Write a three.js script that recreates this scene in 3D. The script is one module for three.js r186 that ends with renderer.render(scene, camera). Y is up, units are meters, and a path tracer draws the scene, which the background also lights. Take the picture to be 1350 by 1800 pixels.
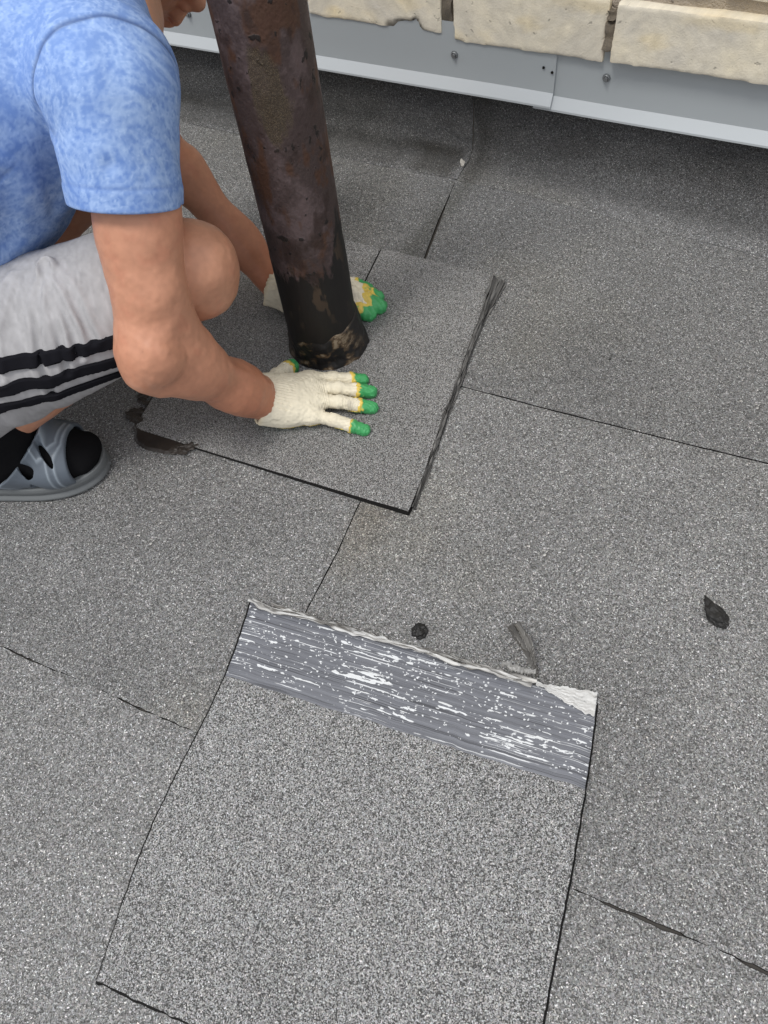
import * as THREE from 'three';
import { mergeGeometries } from 'three/addons/utils/BufferGeometryUtils.js';

// ------------------------------------------------------------------ camera
const scene = new THREE.Scene();
const EYE = new THREE.Vector3(0, 0.92, 0);
const camera = new THREE.PerspectiveCamera(65.47, 0.75, 0.02, 200);
{
  const dn = new THREE.Vector3(147, 942, 1400).normalize();          // world "down" in lens axes
  const F = new THREE.Vector3(0, -dn.z, -Math.sqrt(1 - dn.z * dn.z));
  const ry = -dn.x, rz = ry * F.y / -F.z;
  const R = new THREE.Vector3(Math.sqrt(1 - ry * ry - rz * rz), ry, rz);
  const U = new THREE.Vector3().crossVectors(R, F);
  camera.position.copy(EYE);
  camera.quaternion.setFromRotationMatrix(new THREE.Matrix4().makeBasis(R, U, F.clone().negate()));
}

// ------------------------------------------------------------------ sky, sun, exposure
const SUN = new THREE.Vector3(-0.36, 1.0, 0.28).normalize();
{
  const w = 256, h = 128, data = new Float32Array(w * h * 4);
  for (let j = 0; j < h; j++) for (let i = 0; i < w; i++) {
    const el = ((j + 0.5) / h - 0.5) * Math.PI, s = Math.sin(el);
    const az = (i + 0.5) / w * Math.PI * 2;
    const cl = 0.06 * Math.sin(az * 3 + 2 * s) + 0.05 * Math.sin(az * 7 + 5 * s + 1.3);
    let L = s > 0 ? (0.42 + 0.85 * s) * (1 + cl * (1 - s)) : 0.42 - 0.26 * Math.min(1, -s * 4);
    const k = (j * w + i) * 4;
    data[k] = L * 0.97; data[k + 1] = L * 0.99; data[k + 2] = L * 1.04; data[k + 3] = 1;
  }
  const t = new THREE.DataTexture(data, w, h, THREE.RGBAFormat, THREE.FloatType);
  t.mapping = THREE.EquirectangularReflectionMapping; t.magFilter = THREE.LinearFilter; t.needsUpdate = true;
  scene.background = t; scene.environment = t;
}
const sun = new THREE.DirectionalLight(new THREE.Color(1, 0.965, 0.9), 1.5);
sun.position.copy(SUN).multiplyScalar(6); sun.castShadow = true; sun.shadow.radius = 28;
sun.shadow.mapSize.set(2048, 2048);
Object.assign(sun.shadow.camera, { left: -3, right: 3, top: 3, bottom: -3, near: 0.5, far: 14 });
scene.add(sun);
const EXPOSURE = 1.15;

// ------------------------------------------------------------------ helpers
function rng(seed) { let a = seed >>> 0; return () => { a = (a + 0x6D2B79F5) | 0; let t = Math.imul(a ^ (a >>> 15), 1 | a); t = (t + Math.imul(t ^ (t >>> 7), 61 | t)) ^ t; return ((t ^ (t >>> 14)) >>> 0) / 4294967296; }; }
const PT = new Uint8Array(512), PV = new Float32Array(256);
{ const r = rng(11), p = [...Array(256).keys()]; for (let i = 255; i > 0; i--) { const j = Math.floor(r() * (i + 1)); [p[i], p[j]] = [p[j], p[i]]; } for (let i = 0; i < 512; i++) PT[i] = p[i & 255]; for (let i = 0; i < 256; i++) PV[i] = r() * 2 - 1; }
function noise(x, y, z) {                                                // value noise, -1..1
  const xi = Math.floor(x), yi = Math.floor(y), zi = Math.floor(z);
  let u = x - xi, v = y - yi, w = z - zi; u = u * u * (3 - 2 * u); v = v * v * (3 - 2 * v); w = w * w * (3 - 2 * w);
  const X = xi & 255, Y = yi & 255, Z = zi & 255, X1 = (X + 1) & 255, Y1 = (Y + 1) & 255, Z1 = (Z + 1) & 255;
  const a = PT[X], b = PT[X1], aa = PT[a + Y], ab = PT[a + Y1], ba = PT[b + Y], bb = PT[b + Y1];
  const l = (p, q, t) => p + (q - p) * t;
  return l(l(l(PV[PT[aa + Z]], PV[PT[ba + Z]], u), l(PV[PT[ab + Z]], PV[PT[bb + Z]], u), v), l(l(PV[PT[aa + Z1]], PV[PT[ba + Z1]], u), l(PV[PT[ab + Z1]], PV[PT[bb + Z1]], u), v), w);
}
function fbm(x, y, z, o = 4) { let s = 0, a = 0.5; for (let i = 0; i < o; i++) { s += a * noise(x, y, z); x = x * 2.03 + 7.1; y = y * 2.03 + 3.3; z = z * 2.03 + 5.7; a *= 0.5; } return s; }
const clamp = (x, a = 0, b = 1) => x < a ? a : x > b ? b : x;
const mix = (a, b, t) => a + (b - a) * t;
const sstep = (a, b, x) => { const t = clamp((x - a) / (b - a)); return t * t * (3 - 2 * t); };
const mix3 = (a, b, t) => [mix(a[0], b[0], t), mix(a[1], b[1], t), mix(a[2], b[2], t)];
const toS = x => { x = clamp(x); return 255 * (x <= 0.0031308 ? 12.92 * x : 1.055 * Math.pow(x, 1 / 2.4) - 0.055); };
const V = (x, y, z) => new THREE.Vector3(x, y, z);
const usedNames = {};
function numbered(n) { const k = usedNames[n] = (usedNames[n] ?? -1) + 1; return k ? n + '_' + String(k).padStart(3, '0') : n; }
function shadowed(m) { m.castShadow = m.receiveShadow = true; return m; }
function thing(name, label, category, pos = [0, 0, 0], group) {
  const o = new THREE.Group(); o.name = numbered(name); o.position.set(...pos); scene.add(o);
  o.userData = { label, category }; if (group) o.userData.group = group; return o;
}
function part(name, geo, m, parent, world = true) {                      // world: geometry given in world metres
  if (world) { let p = parent; const off = V(0, 0, 0); while (p && p !== scene) { off.add(p.position); p = p.parent; } geo.translate(-off.x, -off.y, -off.z); }
  const o = shadowed(new THREE.Mesh(geo, m)); o.name = name; parent.add(o); return o;
}
function struct(name, geo, m, label, category) { const o = shadowed(new THREE.Mesh(geo, m)); o.name = numbered(name); o.userData = { kind: 'structure', label, category }; scene.add(o); return o; }
function std(o) { return new THREE.MeshStandardMaterial(o); }
function dataTex(data, w, h, srgb, ch = 4) {
  const t = new THREE.DataTexture(data, w, h, THREE.RGBAFormat, THREE.UnsignedByteType);
  t.wrapS = t.wrapT = THREE.RepeatWrapping; t.magFilter = THREE.LinearFilter; t.minFilter = THREE.LinearMipmapLinearFilter; t.generateMipmaps = true;
  if (srgb) t.colorSpace = THREE.SRGBColorSpace; t.needsUpdate = true; return t;
}

// mineral granules bedded in bitumen: colour and relief of one square tile
function granules(size, seed, o) {
  const r = rng(seed), N = size * size, col = new Float32Array(N * 3), hgt = new Float32Array(N);
  for (let i = 0; i < N; i++) { const b = o.bed * (0.7 + 0.6 * r()); col[i * 3] = b; col[i * 3 + 1] = b; col[i * 3 + 2] = b * 0.98; }
  const count = Math.floor(N / o.area * o.cover);
  for (let c = 0; c < count; c++) {
    const cx = r() * size, cy = r() * size, an = r() * Math.PI, ca = Math.cos(an), sa = Math.sin(an);
    const a = o.a0 + (o.a1 - o.a0) * r() * r(), b = o.b0 + (o.b1 - o.b0) * r();
    let q = r(), t; t = q < o.p[0] ? mix(o.t[0], o.t[1], r()) : q < o.p[1] ? mix(o.t[1], o.t[2], r()) : q < o.p[2] ? mix(o.t[2], o.t[3], r()) : mix(o.t[3], o.t[4], r());
    const wr = 1 + (r() - 0.5) * 0.12 + o.warm, wb = 1 + (r() - 0.5) * 0.12 - o.warm;
    const h0 = 0.35 + 0.65 * r(), tx = (r() - 0.5) * 0.25, ty = (r() - 0.5) * 0.25, R = Math.ceil(a);
    for (let y = -R; y <= R; y++) for (let x = -R; x <= R; x++) {
      const u = (x * ca + y * sa) / a, v = (-x * sa + y * ca) / b, e = Math.abs(u) ** 2.5 + Math.abs(v) ** 2.5;
      if (e > 1) continue;
      const k = ((Math.floor(cy) + y + size) % size) * size + (Math.floor(cx) + x + size) % size;
      col[k * 3] = t * wr; col[k * 3 + 1] = t; col[k * 3 + 2] = t * wb; hgt[k] = clamp(h0 + u * tx + v * ty - e * 0.15);
    }
  }
  const A = new Uint8Array(N * 4), B = new Uint8Array(N * 4);
  for (let i = 0; i < N; i++) { for (let c = 0; c < 3; c++) { A[i * 4 + c] = toS(col[i * 3 + c]); B[i * 4 + c] = hgt[i] * 255; } A[i * 4 + 3] = B[i * 4 + 3] = 255; }
  return { map: dataTex(A, size, size, true), bump: dataTex(B, size, size, false) };
}
const gOld = granules(2048, 5, { bed: 0.07, area: 12, cover: 1.6, a0: 1.8, a1: 5.0, b0: 0.9, b1: 1.9, p: [0.36, 0.79, 0.95], t: [0.115, 0.165, 0.25, 0.40, 0.72], warm: 0.004 });
const gNew = granules(2048, 9, { bed: 0.05, area: 10, cover: 1.25, a0: 1.6, a1: 3.6, b0: 1.2, b1: 2.4, p: [0.22, 0.62, 0.93], t: [0.09, 0.16, 0.27, 0.40, 0.60], warm: 0.0 });
const oldFelt = std({ map: gOld.map, bumpMap: gOld.bump, bumpScale: 0.0012, roughness: 0.86, vertexColors: true });
const newFelt = std({ map: gNew.map, bumpMap: gNew.bump, bumpScale: 0.0014, roughness: 0.84, vertexColors: true });
const bitumen = std({ color: new THREE.Color().setRGB(0.038, 0.033, 0.027), roughness: 0.62 });
const bitumenEdge = new THREE.MeshPhysicalMaterial({ color: new THREE.Color().setRGB(0.014, 0.0135, 0.013), roughness: 0.95, specularIntensity: 0.25 });

// directions: w runs along the roofing rolls, n across them towards the camera
const deg = d => d * Math.PI / 180;
const Wd = [Math.cos(deg(30.7)), Math.sin(deg(30.7))];
const Q = [Math.cos(deg(33.2)), Math.sin(deg(33.2))];                    // along the wall
const st = (s, t) => [s * Wd[0] - t * Wd[1], s * Wd[1] + t * Wd[0]];     // -> x, z
const wl = (s, t) => [s * Q[0] - t * Q[1], s * Q[1] + t * Q[0]];

// a grid over P(i/nu, j/nv) -> [x, y, z]; skirts drop its outline to yb
function gridGeo(nu, nv, P, { uv, color, bottom = null, skip = null, flare = 0 } = {}) {
  const pos = [], uvs = [], cols = [], idx = [], id = (i, j) => i * (nv + 1) + j;
  for (let i = 0; i <= nu; i++) for (let j = 0; j <= nv; j++) {
    const p = P(i / nu, j / nv); pos.push(...p); const q = uv ? uv(p, i / nu, j / nv) : [p[0], p[2]]; uvs.push(...q);
    const c = color ? color(p, i / nu, j / nv) : [1, 1, 1]; cols.push(...c);
  }
  for (let i = 0; i < nu; i++) for (let j = 0; j < nv; j++) {
    if (skip && skip(pos, id(i, j), id(i + 1, j), id(i + 1, j + 1), id(i, j + 1))) continue;
    idx.push(id(i, j), id(i, j + 1), id(i + 1, j), id(i + 1, j), id(i, j + 1), id(i + 1, j + 1));
  }
  const g = new THREE.BufferGeometry();
  g.setAttribute('position', new THREE.Float32BufferAttribute(pos, 3)); g.setAttribute('uv', new THREE.Float32BufferAttribute(uvs, 2));
  g.setAttribute('color', new THREE.Float32BufferAttribute(cols, 3)); g.setIndex(idx); g.computeVertexNormals();
  if (bottom === null) return { top: g };
  const ring = []; for (let i = 0; i <= nu; i++) ring.push(id(i, 0)); for (let j = 1; j <= nv; j++) ring.push(id(nu, j)); for (let i = nu - 1; i >= 0; i--) ring.push(id(i, nv)); for (let j = nv - 1; j >= 1; j--) ring.push(id(0, j));
  const sp = [], si = [], su = []; const n = ring.length;
  const area = ring.reduce((s, v, k) => { const w = ring[(k + 1) % n]; return s + pos[v * 3] * pos[w * 3 + 2] - pos[w * 3] * pos[v * 3 + 2]; }, 0), sg = area > 0 ? 1 : -1;
  ring.forEach((v, k) => { const pa = ring[(k + n - 2) % n], pb = ring[(k + 2) % n], tx = pos[pb * 3] - pos[pa * 3], tz = pos[pb * 3 + 2] - pos[pa * 3 + 2], tl = Math.hypot(tx, tz) || 1, fl = (typeof flare === 'function' ? flare(Math.floor(v / (nv + 1)) / nu, (v % (nv + 1)) / nv) : flare) * sg, ox = tz / tl * fl, oz = -tx / tl * fl; const x = pos[v * 3], y = pos[v * 3 + 1], z = pos[v * 3 + 2]; const b = typeof bottom === 'function' ? bottom(x, y, z) : bottom; sp.push(x, y, z, x + ox, b, z + oz); su.push(k * 0.01, 0, k * 0.01, 0.01); });
  for (let k = 0; k < n; k++) { const a = 2 * k, b = 2 * ((k + 1) % n); si.push(a, a + 1, b, b, a + 1, b + 1); }
  const e = new THREE.BufferGeometry(); e.setAttribute('position', new THREE.Float32BufferAttribute(sp, 3)); e.setAttribute('uv', new THREE.Float32BufferAttribute(su, 2)); e.setIndex(si); e.computeVertexNormals();
  return { top: g, edge: e };
}

// ------------------------------------------------------------------ roof
const roof = new THREE.Group(); roof.name = 'roof'; roof.userData = { kind: 'structure', label: 'flat grey roof covered in rolled mineral roofing felt', category: 'roof' }; scene.add(roof);
{
  const g = new THREE.PlaneGeometry(60, 60); g.rotateX(-Math.PI / 2);
  const u = g.attributes.uv; for (let i = 0; i < u.count; i++) u.setXY(i, u.getX(i) * 60, u.getY(i) * 60);
  g.setAttribute('color', new THREE.Float32BufferAttribute(new Float32Array(g.attributes.position.count * 3).fill(1), 3)); g.translate(0, -0.016, 0);
  part('roof_deck', g, oldFelt, roof);
  const [a, b] = st(-0.1, -0.3), gu = new THREE.BoxGeometry(4.6, 0.006, 2.6); gu.rotateY(-deg(30.7)); gu.translate(a, -0.0085, b);
  part('bitumen_underlay', gu, bitumen, roof);
}
// stains and weathering that belong to the felt itself
function feltTone(p, sheetNo) {
  const [x, , z] = p; let v = 1 + 0.24 * fbm(x * 2.3 + sheetNo, 0.3, z * 2.3) + 0.12 * fbm(x * 11, sheetNo, z * 11, 4);
  const b = sstep(0.05, 0.45, fbm(x * 3.1 + 9, sheetNo * 2, z * 3.1)) * 0.045;
  return [v * (1.0 + b * 0.3), v, v * (1.0 - b)];
}
function seamStain(s, t, c) {
  // rusty silt beside the short cross seam and in the joint below the wall
  const d1 = Math.hypot((s + 0.335) / 0.028, (t + 0.53) / 0.085); const k = Math.exp(-d1 * d1) * 0.14;
  const d2 = Math.abs(s + 0.48 + (t + 1.2) * 0.13) / 0.02; const k2 = t < -1.04 ? Math.exp(-d2 * d2) * 0.3 : 0;
  return [c[0] * (1 - k * 0.7 - k2), c[1] * (1 - k - k2), c[2] * (1 - k * 1.35 - k2 * 1.1)];
}
function roofSheet(sheetNo, s0, s1, t0, t1, nu = 240, nv = 60) {              // every edge is a function of the other coordinate
  const tone = [1, 1.20, 1.02, 1.13, 0.93, 0.95][sheetNo];  // sheets by the wall are darker: shade there is painted into their colour
  const { top, edge } = gridGeo(nu, nv, (u, v) => {
    const sm = mix(s0(0), s1(0), u), tm = mix(t0(sm), t1(sm), v); const s = mix(s0(tm), s1(tm), u), t = mix(t0(s), t1(s), v);
    const [x, z] = st(s, t); const e = Math.min(u * (s1(t) - s0(t)), (1 - u) * (s1(t) - s0(t)), v * (t1(s) - t0(s)), (1 - v) * (t1(s) - t0(s)));
    return [x, 0.0025 * fbm(x * 3, 1, z * 3) + 0.0006 * noise(x * 40, sheetNo, z * 40) - 0.0015 * (1 - sstep(0, 0.012, e)), z];
  }, {
    uv: p => { const s = p[0] * Wd[0] + p[2] * Wd[1], t = -p[0] * Wd[1] + p[2] * Wd[0]; return [s * 1.22 + sheetNo * 0.37, t * 1.22 + sheetNo * 0.21]; },
    color: p => { const s = p[0] * Wd[0] + p[2] * Wd[1], t = -p[0] * Wd[1] + p[2] * Wd[0]; return seamStain(s, t, feltTone(p, sheetNo).map(c => c * tone)); },
    bottom: -0.0055,
  });
  const m = part('roofing_sheet', top, oldFelt, roof); const e = shadowed(new THREE.Mesh(edge, bitumenEdge)); e.name = 'sheet_edge'; m.add(e); return m;
}
const jag = (s, k, a) => a * (fbm(s * 22, k, 0.5, 4) + 0.45 * noise(s * 160, k, 2) + 0.5 * Math.max(0, noise(s * 9, k + 3, 0)) ** 2);
const seamA = s => -0.1712 + 0.003 * noise(s * 5, 2, 0), seamB = s => -0.7965 + 0.0012 * noise(s * 6, 7, 0);
const gapA = s => 0.0007 + 0.0040 * Math.exp(-(((s - 0.145) / 0.022) ** 2)) + 0.0018 * Math.exp(-(((s - 0.10) / 0.015) ** 2)) + 0.005 * Math.exp(-(((s - 0.245) / 0.02) ** 2)) + 0.0018 * Math.exp(-(((s + 0.49) / 0.03) ** 2)) + 0.0015 * Math.exp(-(((s + 0.67) / 0.02) ** 2));
const seamC = t => -0.3575 + 0.004 * noise(t * 9, 4, 0) - 0.012 * sstep(-0.6, -0.8, t);
const seamD = t => -0.4835 + (t + 1.2) * 0.13 * -1 * -1 + 0.003 * noise(t * 12, 8, 0);
const gapD = t => 0.0005 + 0.0012 * sstep(-1.22, -1.16, t) * sstep(-1.04, -1.08, t) + 0.0015 * sstep(-1.3, -1.2, t);
const S0 = -2.3, S1 = 2.1;
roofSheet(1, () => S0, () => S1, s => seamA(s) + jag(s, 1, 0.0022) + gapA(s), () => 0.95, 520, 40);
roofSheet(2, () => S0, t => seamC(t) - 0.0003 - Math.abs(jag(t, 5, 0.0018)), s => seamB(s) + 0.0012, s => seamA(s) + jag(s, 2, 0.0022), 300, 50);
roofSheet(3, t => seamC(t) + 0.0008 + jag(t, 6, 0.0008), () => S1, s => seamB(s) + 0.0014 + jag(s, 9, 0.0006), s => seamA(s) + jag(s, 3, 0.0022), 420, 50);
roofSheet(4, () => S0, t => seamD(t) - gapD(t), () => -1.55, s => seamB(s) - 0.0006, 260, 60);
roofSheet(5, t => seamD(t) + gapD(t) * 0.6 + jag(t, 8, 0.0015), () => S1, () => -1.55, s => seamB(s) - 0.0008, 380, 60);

// felt turned up the foot of the wall
const WALL = -1.352;
function upstand(name, sheetNo, s0, s1, radius, stainAndShade) {
  const n = 300, m = 44, sx = (u, v) => mix(s0, s1, u);
  const { top } = gridGeo(n, m, (u, v) => {
    const s = mix(s0, s1, u); const R = radius(s), foot = 0.05, arc = R * Math.PI / 2, Hh = 0.24, L = foot + arc + (Hh - R); let d = v * L, a, y;
    const wob = 0.004 * fbm(s * 7, sheetNo, 0) + 0.003 * noise(s * 25, sheetNo, v * 6);
    if (d < foot) { a = R + foot - d; y = 0; } else if (d < foot + arc) { const q = (d - foot) / R; a = R - R * Math.sin(q); y = R - R * Math.cos(q); } else { a = 0; y = R + d - foot - arc; }
    const [x, z] = wl(s, WALL + 0.004 + a + wob * sstep(0, 0.3, v)); const lift = 0.0042 + 0.002 * noise(s * 18, 3, sheetNo);
    return [x, y + lift * sstep(-0.01, 0.03, v) + 0.0025 * fbm(x * 3, 1, z * 3), z];
  }, {
    uv: (p, u, v) => [mix(s0, s1, u) * 1.35 + sheetNo, v * 0.39],
    color: (p, u, v) => { const c = feltTone(p, sheetNo), k = stainAndShade(mix(s0, s1, u), p[1], v); const q = sheetNo === 7 ? mix(0.93, 0.44, sstep(0.05, 0.25, v)) : mix(0.9, 0.44, sstep(0.08, 0.24, v)); return [c[0] * q * (1 - k), c[1] * q * (1 - k * 1.02), c[2] * q * 1.01 * (1 - k * 1.06)]; },  // felt darkens past the fold, painting in the dimmer light on its upright face
  });
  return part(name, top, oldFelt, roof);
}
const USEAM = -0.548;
upstand('upstand_sheet', 6, S0, USEAM, s => 0.030 + 0.006 * noise(s * 4, 1, 1), (s, y, v) => (0.60 + 0.2 * sstep(-0.75, -0.62, s)) * sstep(-0.548, -0.575, s) * Math.exp(-(((y - 0.012 - 0.007 * noise(s * 9, 2, 2)) / 0.011) ** 2)) * (0.85 + 0.2 * noise(s * 30, y * 60, 3)));  // band along the fold: irregular stain plus crease shadow painted in
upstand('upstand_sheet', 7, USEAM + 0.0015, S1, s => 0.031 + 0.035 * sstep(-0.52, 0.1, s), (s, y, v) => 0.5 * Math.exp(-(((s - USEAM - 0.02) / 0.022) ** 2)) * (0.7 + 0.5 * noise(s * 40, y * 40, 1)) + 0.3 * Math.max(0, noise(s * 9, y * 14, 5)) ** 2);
// a crumpled scrap of pale felt where the joint opens under the wall
{
  const r = rng(31), th = thing('felt_crumb', 'pale torn scrap of felt in the joint below the metal flashing', 'scrap', [...(() => { const [x, z] = st(-0.497, -1.335); return [x, 0.004, z]; })()]);
  const g = new THREE.IcosahedronGeometry(0.007, 3), p = g.attributes.position;
  for (let i = 0; i < p.count; i++) { const q = V(p.getX(i), p.getY(i), p.getZ(i)); const k = 1 + 0.7 * noise(q.x * 190, q.y * 190, q.z * 190); p.setXYZ(i, q.x * k * 0.7, q.y * k * 0.5 + 0.003, q.z * k * 1.3); }
  g.computeVertexNormals(); part('felt_flake', g, std({ color: new THREE.Color().setRGB(0.42, 0.40, 0.36), roughness: 0.8 }), th, false);
}

// ------------------------------------------------------------------ brick wall
{
  const [ox, oz] = wl(-0.4, WALL);
  const wall = thing('brick_wall', 'cream brick wall rising from the far edge of the roof above the flashing', 'wall', [ox, 0, oz]); wall.userData.kind = 'structure'; delete wall.userData.category; wall.userData.category = 'wall';
  const brickMap = (() => {
    const n = 512, A = new Uint8Array(n * n * 4), B = new Uint8Array(n * n * 4), r = rng(77);
    for (let j = 0; j < n; j++) for (let i = 0; i < n; i++) {
      const x = i / n, y = j / n, w = (f, o) => { const a = x * Math.PI * 2, b = y * Math.PI * 2; return fbm(Math.cos(a) * f + 5, Math.sin(a) * f + Math.cos(b) * f * 1.01, Math.sin(b) * f + o, 4); };
      const q = w(1.2, 1), f = w(5, 4), g = noise(i * 0.5, j * 0.5, 2) * 0.5 + (r() - 0.5) * 0.5;
      let v = 1 + 0.22 * q + 0.17 * f + 0.09 * g, pit = sstep(0.36, 0.5, w(7, 9)); v *= 1 - 0.35 * pit;
      const k = (j * n + i) * 4; A[k] = toS(0.76 * v * (1 + 0.03 * q)); A[k + 1] = toS(0.695 * v); A[k + 2] = toS(0.56 * v * (1 - 0.1 * q)); A[k + 3] = 255;
      const h = clamp(0.6 + 0.3 * f + 0.25 * g - 0.5 * pit); B[k] = B[k + 1] = B[k + 2] = h * 255; B[k + 3] = 255;
    }
    return { map: dataTex(A, n, n, true), bump: dataTex(B, n, n, false) };
  })();
  const brickM = std({ map: brickMap.map, bumpMap: brickMap.bump, bumpScale: 0.0008, roughness: 0.92, vertexColors: true });
  const mortarM = std({ map: brickMap.map, bumpMap: brickMap.bump, bumpScale: 0.005, color: new THREE.Color().setRGB(0.56, 0.52, 0.5), roughness: 0.95, vertexColors: true });
  function brickGeo(L, Hh, D, seed, nx, ny, nz, burnt) {
    const g = new THREE.BoxGeometry(L, Hh, D, nx, ny, nz), p = g.attributes.position, u = g.attributes.uv, c = [];
    for (let i = 0; i < p.count; i++) {
      let x = p.getX(i), y = p.getY(i), z = p.getZ(i); const R = 0.0038 + 0.0025 * noise(x * 20, y * 30, seed);
      const cx = clamp(x, -L / 2 + R, L / 2 - R), cy = clamp(y, -Hh / 2 + R, Hh / 2 - R), cz = clamp(z, -D / 2 + R, D / 2 - R);
      const d = V(x - cx, y - cy, z - cz); const l = d.length(); if (l > 1e-6) d.multiplyScalar(R / l); x = cx + d.x; y = cy + d.y; z = cz + d.z;
      const edge = clamp(l / R - 1, 0, 1) * 2.2; const e1 = 0.003 * fbm(x * 60 + seed, y * 60, z * 60) * (0.22 + edge) - 0.007 * edge * Math.max(0, noise(x * 24, y * 24 + seed, z * 24) - 0.3);
      const nn = V(x / L, y / Hh, z / D).normalize(); x += nn.x * e1; y += nn.y * e1; z += (z > 0 ? 1 : -1) * Math.abs(nn.z) * e1;
      let col = [1, 1, 1]; const warm = 0.1 * sstep(0.1, 0.5, fbm(x * 14 + seed, y * 25, 3)); col = [1 + warm * 0.3, 1 - warm * 0.2, 1 - warm * 1.4];
      if (burnt) { const q = Math.hypot((x - burnt[0]) / 0.034, (y + Hh / 2) / 0.017) + 0.35 * noise(x * 70, y * 70, seed); if (z > 0) { const k = sstep(1.15, 0.7, q); z -= 0.004 * k; const dk = sstep(1.25, 0.9, q) * (0.75 + 0.25 * noise(x * 150, y * 150, 2)); col = mix3(col, [0.04, 0.035, 0.035], clamp(dk)); } }
      const ed = clamp(edge) * Math.max(0, noise(x * 15 + seed, y * 15, 8)); col = col.map((v, k) => v * (1 - 0.25 * ed * (k + 1) / 3));
      p.setXYZ(i, x, y, z); c.push(...col); u.setXY(i, x * 3.1 + seed * 0.31 + z, y * 3.1 + seed * 0.17 + z);
    }
    g.setAttribute('color', new THREE.Float32BufferAttribute(c, 3)); g.computeVertexNormals(); return g;
  }
  const place = (geo, s, y, proud, tilt = 0) => { const m = shadowed(new THREE.Mesh(geo, brickM)); m.name = 'brick'; const [x, z] = wl(s, WALL + proud - 0.06); m.position.set(x - ox, y, z - oz); m.rotation.set(0, -deg(33.2), 0); m.rotateZ(tilt); wall.add(m); };
  // the bricks of the lowest course that the photograph shows
  place(brickGeo(0.268, 0.094, 0.12, 1, 60, 22, 14, [0.068]), -0.735, 0.276, 0.020, 0.006);
  place(brickGeo(0.265, 0.096, 0.12, 2, 60, 22, 14), -0.4475, 0.269, 0.020, 0);
  place(brickGeo(0.268, 0.088, 0.12, 3, 60, 22, 14), -0.168, 0.272, 0.030, 0);
  const vs = [4, 5, 6, 7].map(k => brickGeo(0.265, 0.088, 0.12, k, 20, 8, 6)); const r = rng(5);
  for (let k = -6; k <= 7; k++) if (k < -1 || k > 1) place(vs[(k + 8) % 4], -0.4475 + k * 0.286, 0.271, 0.02, (r() - 0.5) * 0.01);
  for (let row = 1; row < 9; row++) for (let k = -6; k <= 7; k++) place(vs[Math.floor(r() * 4)], -0.4475 + (k + (row % 2) * 0.5) * 0.286, 0.271 + row * 0.107, 0.012 + r() * 0.006, (r() - 0.5) * 0.008);
  // mortar between and behind the bricks
  const mg = gridGeo(260, 90, (u, v) => { const s = mix(-2.4, 1.8, u), y = mix(0.2, 1.3, v); const [x, z] = wl(s, WALL + 0.009 + 0.006 * fbm(s * 40, y * 40, 1) + 0.006 * fbm(s * 9, y * 9, 4)); return [x, y, z]; }, { uv: p => [p[0] * 2.5 + p[2], p[1] * 2.5], color: p => { const v = 1 + 0.3 * fbm(p[0] * 20, p[1] * 20, p[2] * 20); return [v, v, v]; } });
  part('mortar', mg.top, mortarM, wall);
  const core = new THREE.BoxGeometry(4.4, 3.0, 0.25); core.setAttribute('color', new THREE.Float32BufferAttribute(new Float32Array(core.attributes.position.count * 3).fill(1), 3)); core.rotateY(-deg(33.2)); const [cx, cz] = wl(-0.3, WALL - 0.128); core.translate(cx, 1.48, cz);
  part('wall_core', core, mortarM, wall);
  // lumps of mortar in the open joint
  for (const [s, y, w, h] of [[-0.3085, 0.262, 0.017, 0.040], [-0.3105, 0.295, 0.014, 0.012], [-0.592, 0.285, 0.018, 0.07]]) {
    const g = new THREE.BoxGeometry(w, h, 0.03, 6, 10, 4), p = g.attributes.position; for (let i = 0; i < p.count; i++) { const x = p.getX(i), yy = p.getY(i), z = p.getZ(i); p.setXYZ(i, x + 0.004 * noise(yy * 90, z * 90, s * 50), yy + 0.004 * noise(x * 90, z * 90, s * 9), z + 0.004 * noise(x * 120, yy * 120, 2)); }
    g.setAttribute('color', new THREE.Float32BufferAttribute(new Float32Array(p.count * 3).fill(s < -0.5 ? 0.62 : 0.95), 3)); g.computeVertexNormals(); g.rotateY(-deg(33.2)); const [x, z] = wl(s, WALL + (s < -0.5 ? 0.0 : 0.006)); g.translate(x, y, z); part('mortar_lump', g, mortarM, wall);
  }
}

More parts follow.
